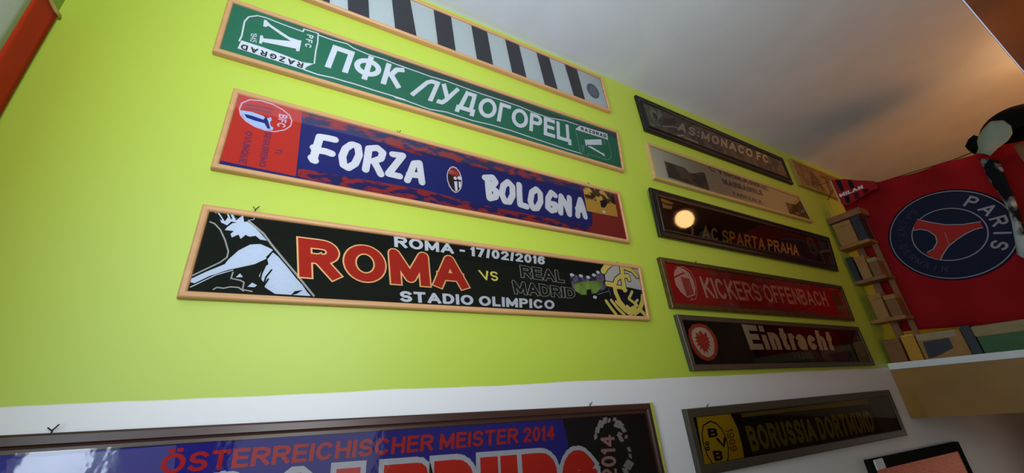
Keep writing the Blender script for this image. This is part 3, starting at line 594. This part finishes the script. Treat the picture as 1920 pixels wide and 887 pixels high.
A.stroke([(1.348,1.74),(1.394,1.747),(1.432,1.73),(1.447,1.691),(1.439,1.641),(1.419,1.612),(1.381,1.604)], .003, pk, 3)
A.build('oval_crest', sc)
A = Art(mp); c_ = [(2.628,1.672)][0]; A.ngon(c_, .05, .065, fab('dusky_grey', 112, 84, 66), 2); A.build('oval_crest', sc)

# black scarf with eagle crest
r, sc, mp, yp, I = framed([(1.279,1.542),(2.733,1.544),(2.748,1.342),(1.298,1.338)], .022, 'bronze frame with black scarf, round red crest and pale word', M_bronze, fab('soot', 24, 22, 22), 'flat')
A = Art(mp); er = fab('eagle_red', 190, 70, 54); ep = fab('eagle_pale', 214, 190, 166)
ring = [(1.401,1.513),(1.441,1.508),(1.471,1.486),(1.485,1.459),(1.482,1.427),(1.464,1.396),(1.432,1.377),(1.399,1.371),(1.365,1.379),(1.34,1.398),(1.326,1.425),(1.322,1.455),(1.331,1.486),(1.361,1.507)]
inn = [(1.398,1.498),(1.429,1.496),(1.454,1.478),(1.465,1.454),(1.46,1.427),(1.446,1.4),(1.419,1.387),(1.398,1.385),(1.374,1.394),(1.353,1.415),(1.342,1.438),(1.339,1.46),(1.349,1.482),(1.373,1.495)]
A.poly(ring, er, 1); A.poly(inn, ep, 2)
ctr = [(1.398,1.44)][0]
A.poly([(ctr[0]+dx*.001, ctr[1]+dz*.001) for dx, dz in ((0, 45), (9, 36), (14, 28), (26, 40), (36, 32), (30, 22), (44, 16), (32, 10), (44, 0), (30, -2), (40, -16), (24, -12), (30, -30), (16, -22), (10, -42), (0, -30), (-10, -42), (-14, -22), (-30, -30), (-24, -12), (-42, -14), (-30, -2), (-46, 2), (-32, 10), (-44, 18), (-30, 22), (-34, 36), (-20, 34), (-10, 26), (-12, 38))], er, 3)
A.build('eagle_crest', sc)
A = Art(mp); A.poly([(2.014,1.526),(2.267,1.535),(2.459,1.53),(2.53,1.364),(2.145,1.361),(2.076,1.408),(2.031,1.492)], fab('oxblood', 84, 22, 22), 1); A.build('dark_red_panel', sc)
A = Art(mp); A.text('Eintracht', [(1.676,1.52),(2.408,1.51),(2.385,1.418),(1.688,1.415)], fab('faded_white', 206, 196, 176), 3, .05, .03, fab('soot', 24, 22, 22)); A.build('lettering', sc); A = Art(mp); A.text('FRANKFURT', [(1.986,1.405),(2.315,1.404),(2.314,1.374),(2.005,1.375)], fab('smoke', 110, 86, 80), 3, .01)
A.build('lettering', sc)
A = Art(mp); A.ngon([(2.674,1.441)][0], .06, .055, fab('smoke2', 86, 78, 74), 2); A.build('round_crest', sc)

# gold frame high in the corner
ygf = mat('faded_gold_cloth', srgb(150, 118, 76), .9, spec=.1, scale=10, col2=srgb(176, 144, 90))
q = [(2.771,2.655),(2.743,2.454)]
r, sc, mp, yp, I = framed([(2.762, 2.662), (4.19, 2.662), (4.19, 2.457), (2.762, 2.457)], .02, 'dull gold frame high in the far corner, right of the black frame', M_gold, ygf, 'flat')
A = Art(mp); A.text('ATHENS', [(2.93, 2.63), (3.9, 2.63), (3.9, 2.49), (2.93, 2.49)], fab('bronze_letters', 112, 86, 36), 2, .03); A.build('lettering', sc)

# ------------------------------------------------------------------ lower frames on the white band
r, sc, mp, yp, I = framed([(-.41, 1.267), *[(1.052,1.242)], (1.062, .985), (-.41, .99)], .036, 'large dark brown frame with blue scarf and red lettering, bottom left', M_brown, fab('royal_blue', 44, 40, 150), 'step', glass=PLASTIC, wires=[(-0.324,1.269),(0.812,1.248)])
rt = [(1.052,1.242)][0]
box('green_batten', rt[0]+.001, rt[0]+.014, 1.003, WALL-.001, .985, rt[1]+.001, mat('green_edge', srgb(168, 182, 70), .6), r, .001)['label'] = 'yellow-green edge strip'
A = Art(mp); sr = fab('salz_red', 196, 44, 52); salz = fab('bright_red', 214, 44, 34)
A.poly([(0.706,1.223),(1.086,1.218)] + [(1.07, 1.0), (.93, 1.0)] + [(0.727,1.084)], fab('night', 26, 24, 34), 1); A.build("dark_panel", sc); A = Art(mp)
A.poly([(-0.363,1.231),(-0.152,1.232),(-0.145,1.18),(-0.351,1.191)], mat('violet_reflection', srgb(78, 74, 150), .7, spec=.3, scale=7, col2=srgb(108, 106, 168)), 1)  # reflection in the cover sheet, painted on the scarf as a violet patch
A.build('colour_blocks', sc)
A = Art(mp)
A.text('ÖSTERREICHISCHER MEISTER 2014', [(-0.168,1.219),(0.678,1.205),(0.673,1.169),(-0.167,1.187)], sr, 2, .03); A.build('lettering', sc); A = Art(mp)
A.text('SALZBURG', [(-.12, 1.172), (.80, 1.136), (.80, 1.0), (-.12, 1.02)], salz, 4, .10, .055, white)
A.build('lettering', sc)
A = Art(mp)
A.text('2014', [(0.816,1.056),(0.832,1.166),(0.885,1.164),(0.872,1.051)], fab('rose_white', 196, 150, 150), 3, .02)
lf = fab('leaf_grey', 178, 172, 170)
for i, (p0, p1) in enumerate(zip([(0.811,1.159),(0.817,1.176),(0.83,1.192),(0.85,1.198),(0.869,1.199),(0.89,1.202),(0.893,1.188),(0.909,1.184),(0.917,1.177),(0.914,1.164),(0.925,1.152),(0.917,1.146),(0.928,1.125),(0.931,1.109),(0.924,1.093),(0.908,1.082),(0.899,1.074),(0.807,1.077)], [(0.819,1.171),(0.833,1.186),(0.853,1.2),(0.865,1.21),(0.879,1.207),(0.901,1.208),(0.918,1.195),(0.927,1.188),(0.933,1.171),(0.897,1.161),(0.936,1.157),(0.902,1.154),(0.94,1.117),(0.938,1.098),(0.93,1.079),(0.938,1.083),(0.915,1.06),(0.817,1.066)])):
    a, b = Vector(p0), Vector(p1); d = b-a; n = Vector((-d.y, d.x))*.5; a -= d*.25; b += d*.25
    A.poly([tuple(a), tuple(a.lerp(b, .5)+n), tuple(b), tuple(a.lerp(b, .5)-n)], lf, 2)
A.build('wreath_emblem', sc)

r, sc, mp, yp, I = framed([*[(1.211,1.215),(2.787,1.219),(2.78,1.007)], (1.215, 1.017)], .03, 'grey bronze frame with black and yellow scarf on the white band', M_bronze, fab('soot', 24, 22, 22), 'flat', wires=[(1.334,1.217)])
A = Art(mp); vy = fab('signal_yellow', 206, 170, 30); vd = fab('dull_yellow', 132, 118, 44)
A.poly([(1.262,1.191),(1.448,1.189),(1.468,1.138),(1.468,1.074),(1.452,1.008),(1.397,1.006),(1.246,1.011)], vy, 1)
A.poly([(1.509,1.183),(1.856,1.184),(2.536,1.189),(2.527,1.164),(1.847,1.171),(1.511,1.17)], vd, 1); A.poly([(1.511,1.032),(1.849,1.024),(2.352,1.018),(2.35,1.002),(1.838,1.007),(1.509,1.016)], vd, 1)
A.build('yellow_panels', sc)
A = Art(mp)
el = [(1.328,1.17),(1.357,1.161),(1.38,1.139),(1.39,1.111),(1.389,1.082),(1.374,1.051),(1.348,1.034),(1.319,1.032),(1.289,1.044),(1.272,1.073),(1.266,1.105),(1.272,1.137),(1.288,1.16)]
A.stroke(el, .0045, fab('soot', 24, 22, 22), 2, close=True)
A.text('B', [(1.303,1.149),(1.354,1.147),(1.35,1.12),(1.301,1.121)], fab('soot', 24, 22, 22), 2, .05); A.text('V', [(1.334,1.117),(1.392,1.115),(1.375,1.085),(1.36,1.085)], fab('soot', 24, 22, 22), 2, .05); A.text('B', [(1.303,1.081),(1.353,1.078),(1.346,1.049),(1.303,1.051)], fab('soot', 24, 22, 22), 2, .05)
A.text('09', [(1.298,1.11),(1.292,1.084),(1.27,1.084),(1.276,1.112)], fab('soot', 24, 22, 22), 2, .03)
A.text('1909', [(1.441,1.14),(1.434,1.069),(1.397,1.069),(1.399,1.139)], fab('rust', 150, 96, 30), 2, .02)
A.build('oval_crest', sc)
A = Art(mp); A.text('BORUSSIA DORTMUND', [(1.51,1.141),(2.501,1.136),(2.489,1.049),(1.515,1.058)], vd, 2, .05); A.build('lettering', sc)
A = Art(mp); A.poly([(2.538,1.191),(2.765,1.194),(2.732,1.014),(2.542,1.018)], fab('char', 60, 58, 54), 1); A.build('grey_panel', sc)

# copper picture under the lintel
r, sc, mp, yp, I = framed([(2.30, .948), (3.375, .926), (3.385, .45), (2.30, .47)], .045, 'black frame with glittery copper-red picture at the bottom right', mat('matte_black_wood', srgb(24, 22, 22), .95, spec=.1, bump=0), mat('copper_glitter', srgb(226, 118, 92), .5, metal=.85, scale=160, col2=srgb(246, 160, 132), bump=.4), 'flat', glass=None, name='framed_picture', fabric_name='copper_sheet')
A = Art(mp); crp = mat('glint_white', srgb(225, 225, 225), .5)
box('corner_glint', 2.335, 2.42, .994, .9995, .905, .945, crp, r, .002)['label'] = 'painted white glint on the frame corner'  # highlight on the frame corner, put in as a white plate

# ------------------------------------------------------------------ flag on the left wall
def cloth(name, ys, zt, zb, x, m, amp, parent, n=14, thick=.003, lift=0):
    V, Fc = [], []; ny = len(ys)
    for s in (0, 1):
        for i, y in enumerate(ys):
            for j in range(n+1):
                t = j/n; z = zt[i]*(1-t)+zb[i]*t
                V.append((x + amp(y, z) + s*thick, y, z))
    k = ny*(n+1)
    for s in (0, 1):
        for i in range(ny-1):
            for j in range(n):
                a = s*k+i*(n+1)+j; Fc.append((a, a+1, a+n+2, a+n+1))
    for i in range(ny-1):
        for j in (0, n): a = i*(n+1)+j; b = a+n+1; Fc.append((a, b, b+k, a+k))
    for i in (0, ny-1):
        for j in range(n): a = i*(n+1)+j; Fc.append((a, a+1, a+1+k, a+k))
    return from_py(name, V, Fc, m, parent, True)
fl = empty('tricolour_flag', (X0+.01, .8, 1.5), 'red, white and green flag hanging on the left wall', 'flag')
wv = lambda y, z: .012+.006*math.sin(y*30+z*3)
def rng(a, b, n): return [a+(b-a)*i/n for i in range(n+1)]
zt = lambda y: 2.132 - .012*math.sin((y-.65)*9)
for nm, a, b, m_ in (('red_stripe', .908, 1.005, fab('flag_red', 176, 52, 26)), ('white_stripe', .80, .908, fab('flag_white', 168, 176, 168)), ('green_stripe', .69, .80, fab('flag_green', 40, 110, 50))):
    ys = rng(a, b, 6); cloth(nm, ys, [zt(y) for y in ys], [1.42]*7, X0+.001, m_, wv, fl)
ys = rng(.69, 1.01, 16); cloth('gold_trim', ys, [zt(y)+.006 for y in ys], [zt(y)-.003 for y in ys], X0+.002, fab('trim', 200, 170, 120), wv, fl, 1, .005)

# ------------------------------------------------------------------ things on and above the ledge
wood1 = mat('amber_wood', srgb(146, 98, 48), .5, 'woodz', scale=20, var=.15); wood2 = mat('brown_wood', srgb(128, 86, 50), .55, 'woodz', scale=20, var=.15)
rk = empty('wooden_rack', (3.0, .93, SZ), 'narrow wooden rack of small boxes on the ledge against the green wall', 'rack')
H = 1.25
levels = [.34, .575, .80, 1.0]
for i, z in enumerate(levels): box('shelf_board', 2.952, 3.07, .835 if i == 3 else .855, 1.018, H+z-.02-(.0 if i < 3 else .02), H+z, wood2 if i % 2 else wood1, rk, .002)
box('upright', 3.05, 3.068, .93, .965, SZ, H+.98, wood2, rk, .002)
box('upright', 3.05, 3.068, .86, .885, SZ, H+.98, wood2, rk, .002)
def carton(y0, y1, z0, h, m, label, x0=2.956, x1=3.045, grp='small boxes in the wooden rack', rot=None, lid=None):
    t = empty('small_box', ((x0+x1)/2, (y0+y1)/2, z0), label, 'box', grp)
    box('box_body', x0, x1, y0, y1, z0+.0004, z0+h*.8, m, t, .0015); box('box_lid', x0-.0015, x1+.0015, y0-.0015, y1+.0015, z0+h*.8, z0+h, lid or m, t, .0015)
    return t
kb = mat('card_black', srgb(34, 36, 48), .5); kt = mat('card_tan', srgb(150, 106, 56), .6); kbr = mat('card_brown', srgb(120, 78, 42), .6); kbe = mat('card_beige', srgb(140, 124, 84), .6); ky = mat('card_yellow', srgb(176, 126, 22), .5)
carton(.908, 1.0, H+.80, .15, kt, 'tan box on the top tier of the wooden rack')
carton(.858, .900, H+.80, .155, kb, 'black box on the top tier of the wooden rack', lid=kb)
carton(.975, 1.005, H+.575, .15, kb, 'narrow black box beside the green wall, middle tier of the rack')
carton(.918, .966, H+.575, .14, kt, 'upright tan box on the middle tier of the rack')
carton(.868, .910, H+.575, .11, kbr, 'brown box at the open end of the middle tier', lid=kbe)
carton(.922, .978, H+.34, .14, kt, 'tan box on the lower tier of the rack')
carton(.862, .912, H+.34, .12, kbr, 'brown box at the open end of the lower tier', lid=kt)
carton(.928, 1.000, SZ, .125, kbr, 'brown box under the rack on the white ledge')
t = empty('book', (3.0, .885, SZ), 'yellow book standing on the ledge beside the rack', 'book')
box('cover', 2.956, 3.04, .862, .918, SZ+.0004, SZ+.13, ky, t, .002); box('page_block', 2.962, 3.038, .866, .914, SZ+.130, SZ+.133, mat('paper', srgb(220, 210, 180), .8), t)
t = empty('printed_carton', (3.0, .76, SZ), 'tan carton with a black print standing on the ledge', 'box')
box('carton_body', 2.956, 3.05, .682, .856, SZ+.0004, SZ+.128, kt, t, .003)
mpx = lambda a, b, l: (2.956-.0006*l, a, b)
A = Art(mpx); A.poly([(.836, 1.44), (.731, 1.443), (.734, 1.392), (.78, 1.372), (.812, 1.36), (.842, 1.356)], kb, 1); A.build('black_print', t)
A = Art(mpx); A.poly([(.852, 1.479), (.70, 1.479), (.70, 1.447), (.85, 1.447)], mat('grey_label', srgb(150, 132, 104), .6), 1); A.build('grey_label', t)
t = empty('black_case', (3.0, .65, SZ), 'slim black case standing between tan carton and green box', 'case')
box('case_body', 2.956, 3.05, .642, .678, SZ+.0004, SZ+.137, kb, t, .003); box('clasp', 2.953, 2.957, .655, .665, SZ+.08, SZ+.09, M_wire, t)
t = empty('green_box', (3.0, .45, SZ), 'long green box with a beige lid on the ledge', 'box')
box('box_body', 2.956, 3.05, .24, .637, SZ+.0004, SZ+.078, mat('card_green', srgb(36, 84, 38), .5), t, .003)
box('box_lid', 2.953, 3.053, .237, .640, SZ+.078, SZ+.128, kbe, t, .003)
t = empty('brown_case', (3.0, .1, SZ), 'brown case at the right end of the ledge', 'case')
box('case_body', 2.956, 3.05, -.02, .22, SZ+.0004, SZ+.11, kbr, t, .003); box('case_strap', 2.954, 3.052, .08, .11, SZ+.002, SZ+.112, kb, t)

# big red flag with the round crest
FX = 3.1
fc = (.5725, 1.9765)
def fw(y, z):
    r_ = math.hypot(y-fc[0], z-fc[1]); s = min(1, max(0, (r_-.245)/.12))
    return s*(.012*math.sin(y*26+z*5) + .006*math.sin(z*31-y*9))
def lerp_tab(tab, y):
    for (a, va), (b, vb) in zip(tab, tab[1:]):
        if a >= y >= b: return va + (vb-va)*(a-y)/(a-b)
    return tab[-1][1]
fr = empty('crest_flag', (FX, .4, 1.5), 'big red flag with a round navy tower crest', 'flag')
ys = [.945-.0225*i for i in range(48)]
top = [(.96, 2.51), (.80, 2.42), (.73, 2.398), (.55, 2.372), (.341, 2.35), (.1, 2.335), (-.2, 2.36)]
bot = [(.96, 1.52), (.70, 1.50), (.5, 1.475), (.2, 1.48), (-.2, 1.49)]
cloth('flag_cloth', ys, [lerp_tab(top, y) for y in ys], [lerp_tab(bot, y) for y in ys], FX, fab('psg_red', 146, 24, 30), fw, fr, 40)
mf = lambda a, b, l: (FX+fw(a, b)-.0012*l-.001, a, b)
fn = fab('crest_navy', 34, 38, 60); fg = fab('crest_grey', 150, 146, 160); fr2 = fab('tower_red', 166, 50, 46)
A = Art(mf); A.ngon(fc, .252, .252, fab('crest_edge', 24, 24, 40), 1, 64); A.ngon(fc, .244, .244, fg, 2, 64); A.ngon(fc, .239, .239, fn, 3, 64)
A.ngon(fc, .147, .147, fg, 4, 48); A.ngon(fc, .142, .142, fn, 5, 48)
A.build('round_crest', fr)
A = Art(mf)
tw = [(0.653,2.104),(0.61,2.066),(0.56,2.028),(0.5,2.003),(0.439,1.992),(0.443,1.96),(0.475,1.961),(0.511,1.952),(0.552,1.935),(0.596,1.91),(0.624,1.882),(0.649,1.852),(0.672,1.874),(0.691,1.91),(0.659,1.91),(0.625,1.95),(0.618,1.993),(0.634,2.027),(0.659,2.047),(0.693,2.048),(0.674,2.086)]
A.poly(tw, fr2, 6)
A.stroke([(0.653,2.104),(0.61,2.066),(0.56,2.028),(0.5,2.003),(0.439,1.992)], .005, fg, 7); A.stroke([(0.443,1.96),(0.475,1.961),(0.511,1.952),(0.552,1.935),(0.596,1.91),(0.624,1.882),(0.649,1.852)], .005, fg, 7)
A.stroke([(0.692,2.051),(0.66,2.045),(0.635,2.023),(0.619,1.987),(0.625,1.95),(0.654,1.919),(0.681,1.911)], .005, fg, 7); A.stroke([(0.579,1.99),(0.587,1.922)], .002, fg, 7)
A.build('tower_emblem', fr)
A = Art(mf)
def arc_text(s, angs, rad, hgt, m, wt, flip=1):
    for ch, an in zip(s, angs):
        gl, W_ = layout(ch, wt); t = math.radians(an)
        er = (math.cos(t)*flip, math.sin(t)*flip); et = (er[1], -er[0]); c_ = (math.cos(t)*rad, math.sin(t)*rad)
        for pl in gl[0]:
            for P_ in seg_polys(pl, wt):
                A.poly([(fc[0]-(c_[0]+er[0]*(p[1]-.5)*hgt+et[0]*(p[0]-W_/2)*hgt), fc[1]+c_[1]+er[1]*(p[1]-.5)*hgt+et[1]*(p[0]-W_/2)*hgt) for p in P_], m, 5)
arc_text('PARIS', [42, 20, -2, -21, -40], .192, .060, fg, .17)
s_ = 'SAINT-GERMAIN'
A.build('lettering', fr); A = Art(mf)
arc_text(s_, [180+11.0*(i-6) for i in range(13)], .192, .032, fab('dim_navy', 58, 60, 80), .14, -1)
A.build('lettering', fr)
# striped pennant at the left end of the flag
mr = fab('milan_red', 150, 34, 40)
pn = empty('striped_pennant', (3.0, .8, 2.38), 'red and black striped scarf end with white script, above the rack', 'pennant')
pts = [(0.924,2.501),(0.897,2.491),(0.852,2.472),(0.803,2.434),(0.726,2.383),(0.726,2.332),(0.775,2.334),(0.846,2.312),(0.889,2.303),(0.924,2.317),(0.923,2.387),(0.923,2.446)]
A = Art(lambda a, b, l: (3.0-.0006*l, a, b)); 
V = [(x, a, b) for x in (3.0, 3.006) for a, b in pts]; n = len(pts)
from_py('pennant_cloth', V, [tuple(range(n)), tuple(range(2*n-1, n-1, -1))] + [(i, (i+1) % n, n+(i+1) % n, n+i) for i in range(n)], mr, pn)
PK = lambda: (A.build("black_stripe", pn), Art(lambda a, b, l: (3.0-.0006*l, a, b)))[1]
A.poly([(0.901,2.49),(0.876,2.478),(0.879,2.406),(0.897,2.403)], ink, 1); A = PK(); A.poly([(0.844,2.456),(0.825,2.445),(0.824,2.391),(0.847,2.392)], ink, 1); A = PK(); A.poly([(0.893,2.367),(0.869,2.358),(0.876,2.31),(0.897,2.315)], ink, 1); A = PK(); A.poly([(0.842,2.361),(0.82,2.358),(0.825,2.317),(0.847,2.318)], fab('wine', 70, 20, 28), 1); A = PK()
A.poly([(0.797,2.359),(0.772,2.358),(0.767,2.338),(0.797,2.333)], fab('wine', 70, 20, 28), 1)
A.build('black_stripe', pn)
A = Art(lambda a, b, l: (3.0-.0006*l, a, b)); A.text('MILAN', [(0.913,2.393),(0.786,2.389),(0.787,2.366),(0.914,2.368)], fab('script_white', 215, 200, 205), 3, .06); A.build('lettering', pn)
A = Art(lambda a, b, l: (3.0-.0006*l, a, b)); A.stroke([(0.925,2.498),(0.925,2.442),(0.925,2.383),(0.925,2.318)], .008, fab('edge_cream', 190, 160, 110), 2); A.build('cream_edge', pn)
co = wire('hanging_cord', [(3.12, WALL-.0003, 2.43), (3.104, .94, 2.50), (3.105, .73, 2.402), (3.105, .4, 2.362), (3.105, -.2, 2.365), (3.12, -1.2, 2.6)], .0025, M_wire, fr)
wire('hanging_string', [(3.003, .88, 2.49), (3.003, .95, 2.50), (3.003, WALL-.0002, 2.51)], .0015, M_wire, pn)

# wooden post, cap and patterned scarf
ps = empty('wooden_post', (3.02, .08, SZ), 'ochre board standing on the ledge behind the black hat', 'board')
box('board_panel', 3.055, 3.075, -.16, .20, SZ, 2.30, wood2, ps, .002); box('board_foot', 3.052, 3.09, -.10, .12, SZ, SZ+.02, wood2, ps, .002); 
cp = empty('bowler_hat', (2.85, .13, 2.27), 'black rounded hat with a pale lining hung high at the right edge', 'hat')
kbk = mat('cap_black', srgb(14, 14, 16), .9, spec=.1)
def dome(name, c, rx, ry, rz, m, parent, t0=0, rot=0):
    V, Fc = [], []; nu, nv = 24, 9
    for s in (1.0, .93):
        for j in range(nv+1):
            ph = math.radians(90 - 96*j/nv)
            for i in range(nu):
                th = 2*math.pi*i/nu
                p = Vector((rx*s*math.cos(ph)*math.cos(th), ry*s*math.cos(ph)*math.sin(th), rz*s*math.sin(ph)))
                p = Matrix.Rotation(rot, 3, 'X') @ p
                V.append(tuple(Vector(c)+p))
    k = (nv+1)*nu
    for s in (0, 1):
        for j in range(nv):
            for i in range(nu): a = s*k+j*nu+i; b = s*k+j*nu+(i+1) % nu; Fc.append((a, b, b+nu, a+nu))
    for i in range(nu): a = nv*nu+i; b = nv*nu+(i+1) % nu; Fc.append((a, b, b+k, a+k))
    return from_py(name, V, Fc, m, parent, True)
dome('crown', (2.87, .135, 2.285), .11, .135, .125, kbk, cp, rot=math.radians(12))
V, Fc = [], []
bp = [(0.248,2.308),(0.264,2.333),(0.287,2.323),(0.309,2.296),(0.308,2.276),(0.288,2.269),(0.275,2.241),(0.256,2.257)]
n = len(bp)
for x in (2.80, 2.90): V += [(x, a, b) for a, b in bp]
from_py('bill', V, [tuple(range(n)), tuple(range(2*n-1, n-1, -1))] + [(i, (i+1) % n, n+(i+1) % n, n+i) for i in range(n)], kbk, cp)
wire('hanging_loop', [(2.95, .12, 2.33), (3.03, .12, 2.31), (3.0545, .12, 2.28)], .003, M_wire, cp)
sf = empty('patterned_scarf', (2.84, .2, 1.9), 'black and white patterned scarf trailing down from under the black hat', 'scarf')
wht = fab('scarf_white', 142, 152, 138); bw = mat('fabric_bw', srgb(22, 22, 28), .95, 'plain', spec=.1, scale=10, col2=srgb(165, 172, 176))
def ribbon(name, L_, R_, x, m, par):
    V, Fc = [], []; k = len(L_); W_ = 9
    for s in (0, .004):
        for (a, b) in zip(L_, R_):
            for j in range(W_):
                t = j/(W_-1); V.append((x + s - .018*math.sin(math.pi*t) + .004*math.sin(9*t+b[1]*20), a[0]*(1-t)+b[0]*t, a[1]*(1-t)+b[1]*t))
    K = k*W_
    for s in (0, 1):
        for i in range(k-1):
            for j in range(W_-1): a = s*K+i*W_+j; Fc.append((a, a+1, a+W_+1, a+W_))
    for i in range(k-1):
        for j in (0, W_-1): a = i*W_+j; Fc.append((a, a+W_, a+W_+K, a+K))
    for i in (0, k-1):
        for j in range(W_-1): a = i*W_+j; Fc.append((a, a+1, a+1+K, a+K))
    return from_py(name, V, Fc, m, par, True)
ribbon('lining', [(0.201,2.345),(0.229,2.327),(0.251,2.304),(0.264,2.281),(0.271,2.248),(0.286,2.227)], [(0.157,2.324),(0.149,2.287),(0.159,2.252),(0.183,2.229),(0.22,2.214),(0.253,2.193)], 2.76, wht, cp)
ribbon('scarf_tail', [(0.292,2.212),(0.295,2.165),(0.302,2.12),(0.301,2.066),(0.3,2.007),(0.302,1.944),(0.314,1.88),(0.334,1.808),(0.354,1.738)], [(0.241,2.167),(0.249,2.112),(0.256,2.058),(0.263,1.999),(0.272,1.937),(0.283,1.88),(0.294,1.818),(0.31,1.747),(0.323,1.689)], 2.80, bw, sf)

# ------------------------------------------------------------------ lamp on the right, out of the picture
lp = empty('globe_lamp', (3.0, -.14, 2.58), 'warm round lamp hanging right of the flag', 'lamp')
bm = bmesh.new(); bmesh.ops.create_uvsphere(bm, u_segments=24, v_segments=12, radius=.08)
bmesh.ops.translate(bm, verts=bm.verts, vec=(3.0, -.14, 2.58)); me = bpy.data.meshes.new('globe'); bm.to_mesh(me); bm.free()
em = bpy.data.materials.new('lamp_glow'); em.use_nodes = True
b_ = em.node_tree.nodes['Principled BSDF']; b_.inputs['Emission Color'].default_value = (1, .52, .20, 1); b_.inputs['Emission Strength'].default_value = 14
link('globe', me, em, lp)
V = []; Fc = []
for i, (r_, z_) in enumerate(((.03, 2.69), (.085, 2.655), (.085, 2.650), (.03, 2.685))):
    V += [(3.0+r_*math.cos(a*math.pi/12), -.14+r_*math.sin(a*math.pi/12), z_) for a in range(24)]
for j in range(4):
    for i in range(24): Fc.append((j*24+i, j*24+(i+1) % 24, ((j+1) % 4)*24+(i+1) % 24, ((j+1) % 4)*24+i))
from_py('lamp_light_block', V, Fc, M_wire, lp)  # added disc that keeps the globe's upward light off the ceiling
wire('lamp_cord', [(3.0, -.14, 2.66), (3.0, -.14, CEIL+.30)], .004, M_wire, lp)
